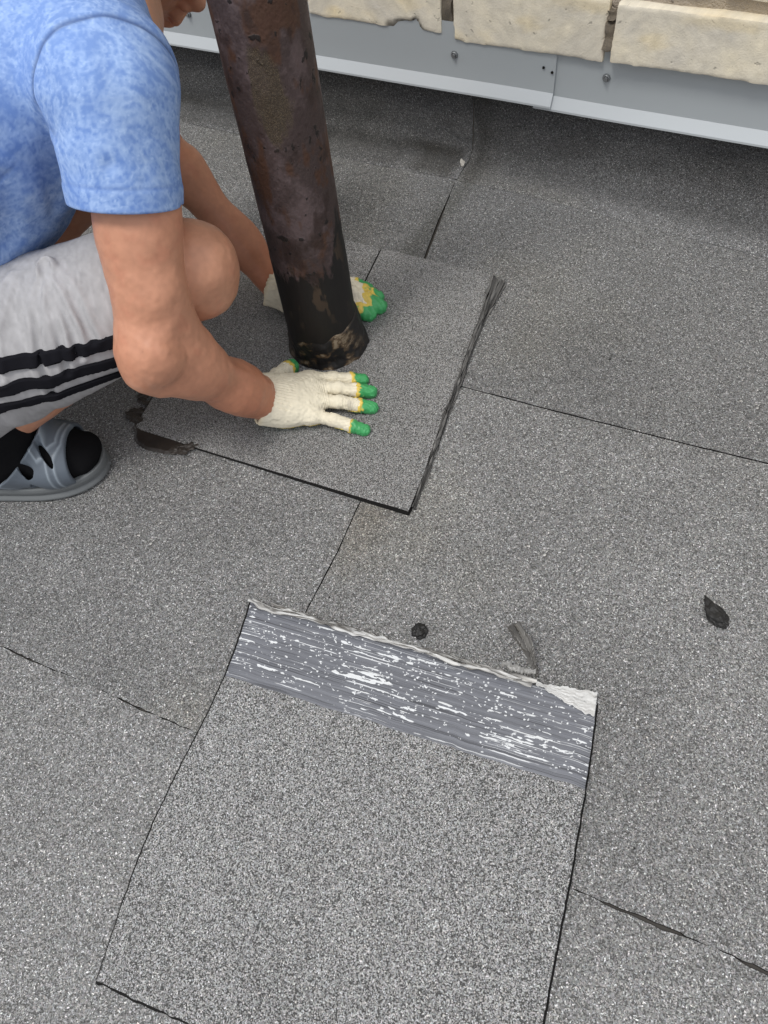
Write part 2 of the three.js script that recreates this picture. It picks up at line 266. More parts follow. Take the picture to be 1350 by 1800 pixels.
// ------------------------------------------------------------------ metal flashing
{
  const zinc = std({ color: new THREE.Color().setRGB(0.45, 0.485, 0.505), roughness: 0.42, metalness: 0.25 });
  const lipM = std({ color: new THREE.Color().setRGB(0.49, 0.52, 0.54), roughness: 0.42, metalness: 0.2 });
  const screwM = std({ color: new THREE.Color().setRGB(0.34, 0.35, 0.36), roughness: 0.4, metalness: 0.8 });
  const washerM = std({ color: new THREE.Color().setRGB(0.12, 0.13, 0.135), roughness: 0.7 });
  function flashing(label, s0, s1, off, dy, screws, holes) {
    const [ox, oz] = wl((s0 + s1) / 2, WALL + 0.012 + off);
    const t = thing('metal_flashing', label, 'flashing', [ox, 0.13 + dy, oz], 'metal flashing strips at the foot of the wall');
    const strip = (prof, nu) => { const nv = prof.length - 1; return gridGeo(nu, nv, (u, v) => { const k = Math.round(v * nv), s = mix(s0, s1, u); const [x, z] = wl(s, WALL + 0.012 + off + prof[k][0] + 0.0016 * noise(s * 3, prof[k][1] * 9, off * 90)); return [x, prof[k][1] + dy + 0.0012 * noise(s * 4, 2, off * 80), z]; }, { uv: p => [p[0], p[1]] }).top; };
    part('panel', strip([[0.0, 0.25], [0.0005, 0.22], [0.001, 0.19], [0.002, 0.17], [0.003, 0.157]], 80), zinc, t);
    part('drip_edge', mergeGeometries([strip([[0.0032, 0.1572], [0.0085, 0.148], [0.0138, 0.1388]], 80), strip([[0.0138, 0.1388], [0.0141, 0.1355]], 80), strip([[0.0141, 0.1355], [0.010, 0.1345]], 80)]), lipM, t);
    for (const [s, y] of screws) {
      const w = new THREE.CylinderGeometry(0.0062, 0.0068, 0.002, 24); w.rotateX(Math.PI / 2); w.rotateY(-deg(33.2)); const [x, z] = wl(s, WALL + 0.0147 + off); w.translate(x, y, z);
      const ws = part('screw', w, washerM, t);
      const hx = new THREE.CylinderGeometry(0.0033, 0.0036, 0.0042, 6); hx.rotateX(Math.PI / 2); hx.rotateY(-deg(33.2)); const [x2, z2] = wl(s, WALL + 0.018 + off); hx.translate(x2 - t.position.x, y - t.position.y, z2 - t.position.z);
      const hm = shadowed(new THREE.Mesh(hx, screwM)); hm.name = 'hex_head'; ws.add(hm);
      const fl = new THREE.TorusGeometry(0.0046, 0.0009, 8, 24); fl.rotateY(-deg(33.2)); const [x3, z3] = wl(s, WALL + 0.0163 + off); fl.translate(x3 - t.position.x, y - t.position.y, z3 - t.position.z); const fm = shadowed(new THREE.Mesh(fl, screwM)); fm.name = 'flange'; ws.add(fm);
    }
    for (const [s, y] of holes) { const h = new THREE.CylinderGeometry(0.0024, 0.0024, 0.001, 12); h.rotateX(Math.PI / 2); h.rotateY(-deg(33.2)); const [x, z] = wl(s, WALL + 0.0142 + off); h.translate(x, y, z); part('drill_hole', h, bitumenEdge, t); }
  }
  flashing('left grey metal flashing strip overlapping its neighbour, behind the pipe', -2.2, -0.393, 0.0035, 0, [[-0.578, 0.197], [-1.15, 0.197]], [[-0.414, 0.198], [-0.3985, 0.192]]);
  flashing('right grey metal flashing strip tucked under its neighbour, below rightmost brick', -0.425, 1.9, 0, -0.0055, [[-0.306, 0.195], [0.3, 0.195]], []);
}

// ------------------------------------------------------------------ vent pipe
const PIPE = [-0.051, -0.972], PR = 0.0545;
{
  const W = 1024, Hh = 2048, A = new Uint8Array(W * Hh * 4), B = new Uint8Array(W * Hh * 4), r = rng(3);
  // u runs round the pipe (u = 0.5 faces the camera), v up 1.35 m
  for (let j = 0; j < Hh; j++) for (let i = 0; i < W; i++) {
    const u = i / W, y = j / Hh * 1.35, a = u * Math.PI * 2, cx = Math.cos(a), cz = Math.sin(a), f = (k, ky, o, oc = 4) => fbm(cx * k + o, y * ky, cz * k + o * 0.3, oc);
    const big = f(1.9, 26, 1), rustN = f(2.4, 25, 5, 5), streak = f(5, 5, 9), fine = f(14, 240, 2, 3), wide = noise(cx * 1.3, y * 6, cz * 1.3 + 4);
    let c = mix3([0.075, 0.053, 0.052], [0.145, 0.112, 0.115], sstep(-0.25, 0.3, big + 0.3 * fine));
    c = mix3(c, [0.098, 0.046, 0.024], sstep(-0.02, 0.24, rustN + 0.12 * wide) * 0.9);
    c = mix3(c, [0.04, 0.022, 0.018], sstep(0.0, 0.38, f(3.2, 38, 14)) * 0.8);
    let h = 0.5 + 0.25 * fine + 0.2 * rustN;
    const crack = sstep(0.33, 0.42, f(6, 85, 21)); c = mix3(c, [0.012, 0.009, 0.008], crack * 0.9); h -= crack * 0.3;
    const crust = sstep(1, 0.75, Math.hypot((u - 0.475) / 0.075, (y - 0.44) / 0.055) + 0.5 * f(4, 40, 33)); // gritty patch on the front
    if (crust > 0) { const g = r(); c = mix3(c, g > 0.86 ? [0.30, 0.25, 0.15] : [0.07, 0.055, 0.032], crust * 0.75); h += crust * (0.1 + 0.3 * g); }
    // tar painted up from the foot, with runs and drips
    const lim = 0.185 + 0.03 * f(1.4, 0.1, 41) + 0.06 * sstep(0.56, 0.66, u) * sstep(0.98, 0.8, u) - 0.02 * sstep(0.3, 0.2, u) + 0.05 * Math.max(0, f(6, 0.2, 50, 3)) + 0.022 * f(7, 70, 52) + 0.012 * f(16, 200, 55);
    const tar = sstep(lim + 0.008, lim - 0.010, y), glue = tar * sstep(0.0, 0.22, f(4, 30, 61)) * sstep(0.06, 0.15, y) * sstep(0.2, 0.1, Math.abs(u - 0.5));
    c = mix3(c, [0.0075, 0.0065, 0.006], tar * 0.97); c = mix3(c, [0.13, 0.09, 0.055], glue * 0.6); h = mix(h, 0.8 + 0.12 * streak + 0.4 * glue, tar);
    const brown = sstep(0.045, 0.03, y) * sstep(-0.12, 0.25, f(5, 60, 71)); c = mix3(c, [0.13, 0.09, 0.05], brown * 0.75); h += 0.2 * brown;
    const k = (j * W + i) * 4; for (let q = 0; q < 3; q++) { A[k + q] = toS(c[q] * [0.74, 0.68, 0.66][q]); B[k + q] = clamp(h) * 255; } A[k + 3] = B[k + 3] = 255;
  }
  const pm = std({ map: dataTex(A, W, Hh, true), bumpMap: dataTex(B, W, Hh, false), bumpScale: 0.0022, roughness: 0.63 });
  const t = thing('vent_pipe', 'rusty brown cast iron vent pipe with a tarred black foot', 'pipe', [PIPE[0], 0, PIPE[1]]);
  const face = Math.atan2(-PIPE[1], -PIPE[0]);                         // direction to the viewer, so that the front lands on u = 0.5
  const wallG = gridGeo(160, 300, (u, v) => {
    const a = face + Math.PI + u * Math.PI * 2 * -1, y = v * 1.35; const rr = PR + 0.0009 * fbm(Math.cos(a) * 3, y * 14, Math.sin(a) * 3, 3) + 0.0007 * sstep(0.2, 0.19, y);
    return [PIPE[0] + rr * Math.cos(a), y, PIPE[1] + rr * Math.sin(a)];
  }, { uv: (p, u, v) => [u, v] }).top;
  part('pipe_wall', wallG, pm, t);
  const inner = gridGeo(64, 8, (u, v) => { const a = u * Math.PI * 2; return [PIPE[0] + (PR - 0.007) * Math.cos(a), mix(1.349, 0.6, v), PIPE[1] + (PR - 0.007) * Math.sin(a)]; }).top; part('pipe_bore', inner, bitumen, t);
  const rim = new THREE.RingGeometry(PR - 0.007, PR, 96); rim.rotateX(-Math.PI / 2); rim.translate(PIPE[0], 1.3505, PIPE[1]); part('pipe_rim', rim, std({ color: new THREE.Color().setRGB(0.06, 0.04, 0.035), roughness: 0.8 }), t);
  // mastic collar bulging round the foot
  const CW = 512, CH = 128, CA = new Uint8Array(CW * CH * 4);
  for (let j = 0; j < CH; j++) for (let i = 0; i < CW; i++) { const a = i / CW * Math.PI * 2, q = fbm(Math.cos(a) * 4, j * 0.045, Math.sin(a) * 4 + 3, 5), f2 = noise(i * 0.35, j * 0.35, 3), fr = sstep(0.28, 0.0, Math.abs(i / CW - 0.47)); let c = mix3([0.009, 0.008, 0.0075], [0.12, 0.075, 0.038], fr * sstep(-0.1, 0.22, q + 0.08 * f2)); c = mix3(c, [0.34, 0.28, 0.20], fr * sstep(0.16, 0.36, q + 0.14 * f2) * 0.7); const k = (j * CW + i) * 4; for (let m = 0; m < 3; m++) CA[k + m] = toS(c[m]); CA[k + 3] = 255; }
  const cm = std({ map: dataTex(CA, CW, CH, true), roughness: 0.55 });
  const col = gridGeo(220, 40, (u, v) => {
    const a = face + Math.PI - u * Math.PI * 2, side = 0.5 + 0.5 * Math.cos(u * Math.PI * 2 - Math.PI * 1.5);
    const prof = Math.pow(Math.max(0, 1 - v), 0.35), top = 0.05 + 0.014 * side + 0.006 * noise(Math.cos(a) * 3, 2, Math.sin(a) * 3);
    const rr = PR - 0.001 + (0.004 + 0.0095 * side ** 2) * prof + 0.0035 * fbm(Math.cos(a) * 6, v * 4, Math.sin(a) * 6) * prof + 0.004 * sstep(0.25, 0, v);
    return [PIPE[0] + rr * Math.cos(a), 0.004 + v * top, PIPE[1] + rr * Math.sin(a)];
  }, { uv: (p, u, v) => [u, v] }).top;
  part('tar_collar', col, cm, t);
}
// ------------------------------------------------------------------ new roofing sheets
const lerp2 = (a, b, t) => [a[0] + (b[0] - a[0]) * t, a[1] + (b[1] - a[1]) * t];
const bil = (c, u, v) => lerp2(lerp2(c[0], c[1], u), lerp2(c[3], c[2], u), v);
function newTone(p, k) { const v = 1 + 0.10 * fbm(p[0] * 4 + k, k, p[2] * 4, 3) + 0.08 * fbm(p[0] * 30, k, p[2] * 30, 3); return [v, v, v]; }
function ribbon(pts, width, o = {}) {                                     // a strip of film along pts, folded and creased
  const c = new THREE.CatmullRomCurve3(pts.map(p => V(...p))), nu = o.nu ?? 80, nv = o.nv ?? 5, fr = c.computeFrenetFrames(nu, false), k = o.seed ?? 1;
  return gridGeo(nu, nv, (u, v) => {
    const i = Math.round(u * nu), p = c.getPoint(u), T = c.getTangent(u); const side = V(0, 1, 0).cross(T).normalize(), up = V(0, 1, 0);
    const tw = (o.twist ?? 0) + (o.wob ?? 0.6) * noise(u * (o.freq ?? 6), k, 2), w = width * (o.taper ? o.taper(u) : 1) * (v - 0.5);
    const fold = (o.fold ?? 0.0025) * noise(u * (o.freq ?? 6) * 2.2, v * 4, k + 5) + (o.pleat ?? 0) * Math.cos(v * Math.PI * 6 + k);
    const q = p.addScaledVector(side, w * Math.cos(tw) + 0.0015 * noise(u * 40, k, v * 2)).addScaledVector(up, Math.abs(w * Math.sin(tw)) + fold); if (q.y < 0.0015) q.y = 0.0015 + 0.001 * v; return [q.x, q.y, q.z];
  }, { uv: (p, u, v) => [u, v], color: (p, u, v) => { const n = o.tint ? o.tint(u, v) : [1, 1, 1], gr = o.grain ?? 1, s = 1 + gr * (0.18 * noise(v * 5, k, u * 3) + 0.08 * noise(u * 40, k, v * 5)); return n.map(x => x * s); } }).top;
}
const filmGrey = std({ color: new THREE.Color().setRGB(0.150, 0.148, 0.147), roughness: 0.38, vertexColors: true });
const filmPale = std({ color: new THREE.Color().setRGB(0.54, 0.54, 0.53), roughness: 0.4, vertexColors: true });
{
  const C = [[-0.363, -0.852], [0.034, -0.614], [0.249, -1.072], [-0.137, -1.321]];
  const t = thing('roofing_patch', 'dark granular roofing patch slit to fit round the vent pipe under the gloved hands', 'roofing sheet', [-0.054, 0, -0.965]);
  const slit = 0.53, vp = 0.5;
  const half = (u0, u1, sgn) => gridGeo(70, 110, (u, v) => {
    let U = mix(u0, u1, u); const near = sgn > 0 ? 1 - u : u, open = sstep(vp - 0.02, vp + 0.08, v);
    const [x0, z0] = bil(C, clamp(U), v); let x = x0, z = z0; const e = Math.min(v, 1 - v, sgn > 0 ? u1 - U : U - u0 > 0 ? U : 0);
    const wv = 0.0016 * fbm(U * 14, v * 14, 4); x += wv * (U > 0.99 || U < 0.01 || v < 0.01 || v > 0.99 ? 1.3 : 0); z += wv * (v < 0.01 || v > 0.99 ? 1 : 0);
    if (near > 0.99) { x += sgn * 0.0012 * open; }
    const lift = 0.004 * sstep(0.12, 0, v) * sstep(0.2, 1, U) + 0.002 * sstep(0.85, 1, U) * (1 - v);
    return [x, 0.0055 + lift + 0.0012 * fbm(x * 9, 2, z * 9) - (near > 0.99 ? 0.002 * open : 0) - 0.0012 * (1 - sstep(0, 0.02, e)), z];
  }, { uv: p => [p[0] * 1.75, p[2] * 1.75], color: p => newTone(p, 3).map((v, i) => v * [1.22, 1.21, 1.20][i]), bottom: (x, y, z) => 0.0006, flare: 0.0014, skip: (P, a, b, c, d) => { let m = 0, n = 0; for (const i of [a, b, c, d]) { m += P[i * 3] / 4; n += P[i * 3 + 2] / 4; } return Math.hypot(m - PIPE[0], n - PIPE[1]) < 0.048; } });
  const a = half(0, slit, -1), b = half(slit, 1, 1);
  const top = mergeGeometries([a.top, b.top]), edge = mergeGeometries([a.edge, b.edge]);
  part('granule_face', top, newFelt, t); part('bitumen_edge', edge, bitumenEdge, t);
  const strands = [[0.0035, 0.0065, 0.0055, 0, 1], [0.0065, 0.006, 0.003, 0.007, 2], [0.0045, 0.004, 0.0075, -0.003, 3], [0.009, 0.0028, 0.002, 0.011, 4], [0.002, 0.0025, 0.0085, -0.006, 5], [0.006, 0.002, 0.0055, 0.003, 6]];
  for (const [off, w, y, splay, k] of strands) {
    const pts = []; for (let i = 0; i <= 9; i++) { const v = 0.02 + i / 9 * 0.96, p = bil(C, 1, v), n = [0.905, 0.425], o = off * (0.55 + 0.5 * v) + 0.002 * noise(v * 6, k, 1) + splay * sstep(0.72, 1, v) + 0.003 * sstep(0.6, 0.95, v); pts.push([p[0] + n[0] * o, y * (0.7 + 0.6 * v) + 0.001 * noise(v * 9, k, 4), p[1] + n[1] * o]); }
    part('film_fringe', ribbon(pts, w, { nu: 140, seed: k * 3, wob: 0.8, freq: 5, pleat: 0.00025, taper: u => 0.55 + 0.7 * u ** 2, tint: (u, v) => mix3([0.40, 0.40, 0.40], [1.15, 1.14, 1.12], clamp(0.5 + noise(v * 2.2 + k, u * 4, k))) }), filmGrey, t);
  }
}
{
  const TL = [-0.191, -0.515], TR = [0.211, -0.309], BL = [-0.369, -0.102], dn = [BL[0] - TL[0], BL[1] - TL[1]];
  const t = thing('roofing_sheet_offcut', 'large cut roofing sheet with a smooth grey film strip lying nearest the viewer', 'roofing sheet', [-0.07, 0, -0.2]);
  const LEN = Math.hypot(...dn), ex = V(TR[0] - TL[0], 0, TR[1] - TL[1]);
  const P2 = (u, v) => {
    const x = TL[0] + ex.x * u + dn[0] * v, z = TL[1] + ex.z * u + dn[1] * v;
    const k = u ** 3 * (0.002 * Math.sin(v * 6) - 0.007 * v), kl = (1 - u) ** 3 * 0.006 * Math.sin(v * 7); // the right edge bows outwards
    return [x + 0.9 * (k + kl), z + 0.45 * (k + kl)];
  };
  const hgt = (u, v, x, z) => 0.0062 + 0.0012 * fbm(x * 8, 6, z * 8) + 0.0045 * sstep(0.8, 1, u) * (0.6 + 0.4 * Math.sin(v * 4 + 0.4)) + 0.002 * sstep(0.12, 0, u) * sstep(0.55, 1, v) + 0.005 * sstep(0.82, 1.0, v / 0.992) * sstep(0.0, 0.25, u);
  const SV = 0.232, VM = 0.992, rag = u => SV + 0.004 * fbm(u * 26, 3, 1) - 0.006 * u;
  const mk = (v0, v1, nu, nv, drop, tone, uv, jagv) => gridGeo(nu, nv, (u, q) => {
    const v = mix(v0(u), v1(u), q); let [x, z] = P2(u, v); const e = Math.min(u, 1 - u, VM - v);
    if (u < 0.001 || u > 0.999) x += 0.0009 * fbm(v * 70, u * 3, 2); if (v > VM - 0.001) z += 0.002 * fbm(u * 50, 1, 2);
    return [x, hgt(u, v, x, z) - drop - 0.0014 * (1 - sstep(0, 0.012, e)), z];
  }, { uv, color: tone, bottom: (x, y) => Math.max(0.0005, y - 0.012), flare: (u, q) => v0(0.5) > 0.1 || v1(0.5) < 0.5 ? (u > 0.99 ? 0.0028 : u < 0.01 ? 0.0036 : q > 0.99 && v1(0.5) > 0.5 ? 0.0024 + 0.0010 * noise(u * 40, 2, 2) : 0) : 0 });
  const face = mk(rag, () => VM, 150, 120, 0, p => newTone(p, 8).map(q => q * 1.2), p => [p[0] * 1.4, p[2] * 1.4]);
  part('granule_face', face.top, newFelt, t); part('bitumen_edge', face.edge, bitumenEdge, t);
  // smooth selvedge: film with scuffs along its length and white scraps of backing stuck to it
  const W = 2048, Hh = 512, A = new Uint8Array(W * Hh * 4), B = new Uint8Array(W * Hh * 4), r = rng(21), blob = new Float32Array(W * Hh);
  for (let n = 0; n < 1000; n++) {                                          // small torn flecks
    const cx = r() * W, cy = r() * Hh, dense = 0.5 + 0.5 * noise(cx / W * 3, cy / Hh * 5, 3); if (r() > 0.35 + 0.65 * dense) continue;
    const a = (4 + 11 * r() * r()), b = 2.5 + 4 * r(), an = (r() - 0.5) * 1.6, ca = Math.cos(an), sa = Math.sin(an), s = r() * 50;
    for (let y = -22; y <= 22; y++) for (let x = -22; x <= 22; x++) { const X = Math.round(cx + x), Y = Math.round(cy + y); if (X < 0 || Y < 0 || X >= W || Y >= Hh) continue; const u = (x * ca + y * sa) / a, v = (-x * sa + y * ca) / b; if (u * u + v * v + 1.1 * noise(x * 0.17 + s, y * 0.17, s) < 0.55) blob[Y * W + X] = 1; }
  }
  for (let j = 0; j < Hh; j++) for (let i = 0; i < W; i++) {
    const u = i / W, v = j / Hh;                                           // v = 1 is the peeled far edge
    const line = noise(u * 2.5, v * 70, 1) * 0.6 + noise(u * 6, v * 160, 4) * 0.4, stripe = 0.5 + 0.5 * Math.sin(v * 74 + 0.6 * noise(u * 5, v * 3, 6));
    let g = 0.150 * (1 + 0.17 * line + 0.09 * stripe + 0.12 * fbm(u * 5, v * 2, 8)); const dark = sstep(0.40, 0.62, noise(u * 7, v * 95, 12)); g *= 1 - 0.45 * dark;
    const sheen = Math.exp(-(((u - 0.3) / 0.12) ** 2)) * 0.25 + Math.exp(-(((u - 0.66) / 0.07) ** 2)) * 0.08; g *= 1 + 0 * sheen;
    const zone = 0.34 * Math.exp(-(((u - 0.36) / 0.13) ** 2) - ((v - 0.52) / 0.16) ** 2) + 0.30 * Math.exp(-(((u - 0.93) / 0.14) ** 2) - ((v - 0.36) / 0.2) ** 2) + 0.22 * Math.exp(-(((u - 0.45) / 0.1) ** 2) - ((v - 0.82) / 0.07) ** 2) + 0.24 * Math.exp(-(((u - 0.78) / 0.12) ** 2) - ((v - 0.25) / 0.12) ** 2) + 0.2 * Math.exp(-(((u - 0.25) / 0.2) ** 2) - ((v - 0.25) / 0.06) ** 2) + 0.14 * Math.exp(-(((u - 0.55) / 0.14) ** 2) - ((v - 0.42) / 0.1) ** 2);
    const f = fbm(u * 46, v * 34, 15, 4) + 0.55 * noise(u * 8, v * 52, 19) + zone * 1.05;
    let wht = Math.max(sstep(0.50, 0.53, f), 0.9 * sstep(0.66, 0.74, noise(u * 5, v * 110, 31) + zone * 0.5 + 0.12 * noise(u * 60, v * 60, 2))) * sstep(0.0, 0.05, v); wht = Math.max(wht, blob[j * W + i] * sstep(0.08, 0.16, v));
    const c = mix3([g * 0.93, g * 0.97, g * 1.10], [0.66, 0.68, 0.70], wht); const k = (j * W + i) * 4; for (let q = 0; q < 3; q++) { A[k + q] = toS(c[q]); B[k + q] = 255 * clamp(0.4 + 0.16 * line + 0.30 * stripe + 0.3 * wht); } A[k + 3] = B[k + 3] = 255;
  }
  const bt = dataTex(B, W, Hh, false);
  const strip = mk(() => 0, u => rag(u) - 0.0002, 160, 24, 0.0008, (p) => [1, 1, 1], (p, u, q) => [u, 1 - q]);
  part('film_strip', strip.top, std({ map: dataTex(A, W, Hh, true), bumpMap: bt, bumpScale: 0.0008, roughness: 0.30, vertexColors: true }), t); part('bitumen_edge', strip.edge, bitumenEdge, t);
  // backing film peeled to the far edge, torn loose at the right end
  const along = (u0, u1, off, y, n, k) => { const o = []; for (let i = 0; i <= n; i++) { const u = mix(u0, u1, i / n), [x, z] = P2(u, 0); const d = off + 0.0022 * noise(u * 16, k, 3); o.push([x + 0.456 * d, y + 0.0016 * noise(u * 14, k, 8) + 0.003 * u, z - 0.89 * d]); } return o; };
  part('peeled_film', ribbon(along(-0.004, 0.83, -0.003, 0.0105, 12, 1), 0.006, { nu: 220, seed: 4, wob: 0.9, freq: 13, fold: 0.0018, tint: (u, v) => mix3([1.0, 1.0, 1.0], [0.26, 0.25, 0.24], sstep(-0.15, 0.3, noise(u * 14, v * 3, 3) + 0.25 * Math.sin(u * 9))) }), filmPale, t);
  part('peeled_film', ribbon(along(0.06, 0.84, 0.003, 0.006, 12, 4), 0.0055, { nu: 220, seed: 8, wob: 0.9, freq: 9, fold: 0.0014, tint: (u, v) => mix3([0.3, 0.29, 0.28], [0.95, 0.93, 0.9], sstep(0.2, 0.6, noise(u * 9, v * 3, 9) + 0.55 * sstep(0.6, 1, u))) }), filmPale, t);
  part('peeled_film', ribbon(along(0.0, 0.80, 0.0005, 0.0085, 12, 7), 0.004, { nu: 220, seed: 12, wob: 1.2, freq: 17, fold: 0.001, tint: (u, v) => mix3([0.24, 0.23, 0.22], [0.8, 0.8, 0.8], sstep(-0.1, 0.4, noise(u * 22, v * 2, 5))) }), filmPale, t);
  const torn = gridGeo(70, 26, (u, v) => {                                   // whitish torn triangle at the right corner
    const U = mix(0.84, 0.997, u), w = 0.042 * sstep(-0.1, 0.95, u), top = -0.006 - 0.026 * u * (1 - 0.35 * u) + 0.008 * fbm(u * 16, 2, 2), vv = mix(top, w + 0.010 * fbm(u * 14, 5, 1), v); const [x, z] = P2(U, vv);
    return [x, hgt(U, Math.max(vv, 0), x, z) + 0.0012 + 0.0014 * Math.abs(noise((u - v * 0.5) * 5, (v + u * 0.6) * 7, 3)) + 0.0004 * noise(u * 22, v * 24, 7), z];
  }, { color: (p, u, v) => { const d = sstep(0.12, 0.4, fbm(u * 9, v * 14 + u * 6, 6)); return mix3([0.95, 0.95, 0.95], [0.5, 0.51, 0.52], d * 0.8); } });
  part('torn_film', torn.top, filmPale, t);
  for (const [o, w, k] of [[0, 0.019, 0], [-0.0035, 0.008, 1], [0.004, 0.007, 2]])   // the loose tail curling up from the edge
    part('film_tail', ribbon([[0.1505, 0.006, -0.352], [0.1485 + o * 0.2, 0.016, -0.366], [0.143 + o * 0.6, 0.027 + k * 0.001, -0.388], [0.133 + o, 0.036 + k * 0.0012, -0.410]], w, { nu: 70, nv: 9, seed: 20 + k, wob: 0.25, freq: 2, fold: 0.0008, pleat: 0.0002, taper: u => 0.22 + 0.78 * sstep(0, 0.9, u), tint: (u, v) => mix3([0.34, 0.32, 0.29], [0.74, 0.71, 0.65], clamp(0.45 + 0.8 * noise(v * 1.8 + k, u * 1.2, 3))) }), filmGrey, t);
  part('film_tail', ribbon([[0.112, 0.010, -0.374], [0.130, 0.010, -0.364], [0.1495, 0.010, -0.3555]], 0.008, { nu: 40, seed: 30, wob: 0.8, pleat: 0.0008, tint: (u, v) => [1.7, 1.7, 1.65] }), filmGrey, t);
}
// ------------------------------------------------------------------ bitumen smear and scraps
{
  const t = thing('bitumen_smear', 'smear of bare dark bitumen showing beside the near left corner of the patch', 'bitumen', [-0.34, 0, -0.84]);
  const heat = std({ color: new THREE.Color().setRGB(0.022, 0.0175, 0.0145), roughness: 0.5, vertexColors: true });
  const poly = [[-0.3665, -0.858], [-0.362, -0.832], [-0.353, -0.818], [-0.335, -0.803], [-0.310, -0.793], [-0.286, -0.792], [-0.272, -0.797], [-0.29, -0.815], [-0.34, -0.845], [-0.35, -0.868], [-0.329, -0.915], [-0.336, -0.922], [-0.352, -0.888]];
  const dist = (x, z) => { let d = 1e9, ins = false; for (let i = 0, j = poly.length - 1; i < poly.length; j = i++) { const [ax, az] = poly[j], [bx, bz] = poly[i], px = x - ax, pz = z - az, ex = bx - ax, ez = bz - az, h = clamp((px * ex + pz * ez) / (ex * ex + ez * ez)); d = Math.min(d, Math.hypot(px - ex * h, pz - ez * h)); if ((bz > z) !== (az > z) && x < (ax - bx) * (z - bz) / (az - bz) + bx) ins = !ins; } return ins ? -d : d; };
  const field = (x, z) => -dist(x, z) + 0.0045 * fbm(x * 90, 2, z * 90);
  const g = gridGeo(110, 130, (u, v) => { const x = mix(-0.385, -0.26, u), z = mix(-0.935, -0.78, v), f = field(x, z); return [x, 0.0006 + 0.0032 * sstep(-0.001, 0.004, f) + 0.0006 * noise(x * 90, 1, z * 150) * sstep(0, 0.004, f), z]; }, { color: (p) => { const v = 1 + 0.3 * noise(p[0] * 60, 3, p[2] * 60 + p[0] * 30); return [v * 1.1, v, v * 0.95]; }, skip: (P, a, b, c, d) => [a, b, c, d].every(i => field(P[i * 3], P[i * 3 + 2]) < -0.0005) });
  part('bitumen_film', g.top, heat, t);
  const r = rng(8), lump = [];
  for (let k = 0; k < 34; k++) {
    const q = r(), x = k < 22 ? mix(-0.372, -0.345, q) + (r() - 0.5) * 0.016 : mix(-0.30, -0.262, q), z = k < 22 ? mix(-0.862, -0.915, q) + (r() - 0.5) * 0.02 : -0.795 + (r() - 0.5) * 0.014, s = 0.0035 + 0.006 * r() * r();
    const g2 = new THREE.IcosahedronGeometry(s, 2), p = g2.attributes.position; for (let i = 0; i < p.count; i++) { const X = p.getX(i), Y = p.getY(i), Z = p.getZ(i), m = 1 + 0.6 * noise(X * 260 + k, Y * 260, Z * 260); p.setXYZ(i, X * m * 1.3, Y * m * 0.55, Z * m); } g2.computeVertexNormals(); g2.translate(x, 0.003, z); lump.push(g2);
  }
  const lg = mergeGeometries(lump); lg.setAttribute('color', new THREE.Float32BufferAttribute(new Float32Array(lg.attributes.position.count * 3).fill(1.6), 3));
  const lm = part('bitumen_lump', lg, heat, t); lm.userData.kind = 'stuff';
}
{
  const tar = std({ color: new THREE.Color().setRGB(0.011, 0.0105, 0.010), roughness: 0.6 });
  const crumb = (label, x, z, sx, sz, rot, seed, tail) => {
    const t = thing('bitumen_scrap', label, 'scrap', [x, 0, z]); t.rotation.y = rot; const g = new THREE.IcosahedronGeometry(1, 5), p = g.attributes.position;
    for (let i = 0; i < p.count; i++) { const d = V(p.getX(i), p.getY(i), p.getZ(i)), m = 1 + 0.42 * fbm(d.x * 2.4 + seed, d.y * 2.4, d.z * 2.4, 4); const w = tail ? (d.z < 0 ? 1 + 0.75 * d.z * 0.9 : 1) : 1; p.setXYZ(i, d.x * m * sx * w, Math.max(-0.2, d.y * m) * 0.009 + 0.003, d.z * m * sz * (tail && d.z < 0 ? 1.25 : 1)); }
    g.computeVertexNormals(); part('scrap_body', g, tar, t, false);
  };
  crumb('small round black bitumen scrap beyond the grey film strip', 0.021, -0.436, 0.0105, 0.0105, 0.3, 3, false);
  crumb('larger black teardrop bitumen scrap alone on the roof near the right side', 0.384, -0.397, 0.0125, 0.020, 0.25, 9, true);
  const r = rng(44), gs = []; for (let k = 0; k < 46; k++) { const s = 0.0008 + 0.0016 * r() * r(), g = new THREE.TetrahedronGeometry(s, 1); g.rotateY(r() * 6); g.scale(1, 0.6, 1); const [x, z] = st(-0.9 + 1.3 * r(), -1.2 + 1.35 * r()); g.translate(x, 0.001, z); gs.push(g); }
  const m = shadowed(new THREE.Mesh(mergeGeometries(gs), tar)); m.name = 'grit'; m.userData = { kind: 'stuff', label: 'tiny black bitumen crumbs scattered over the roof', category: 'grit' }; scene.add(m);
}

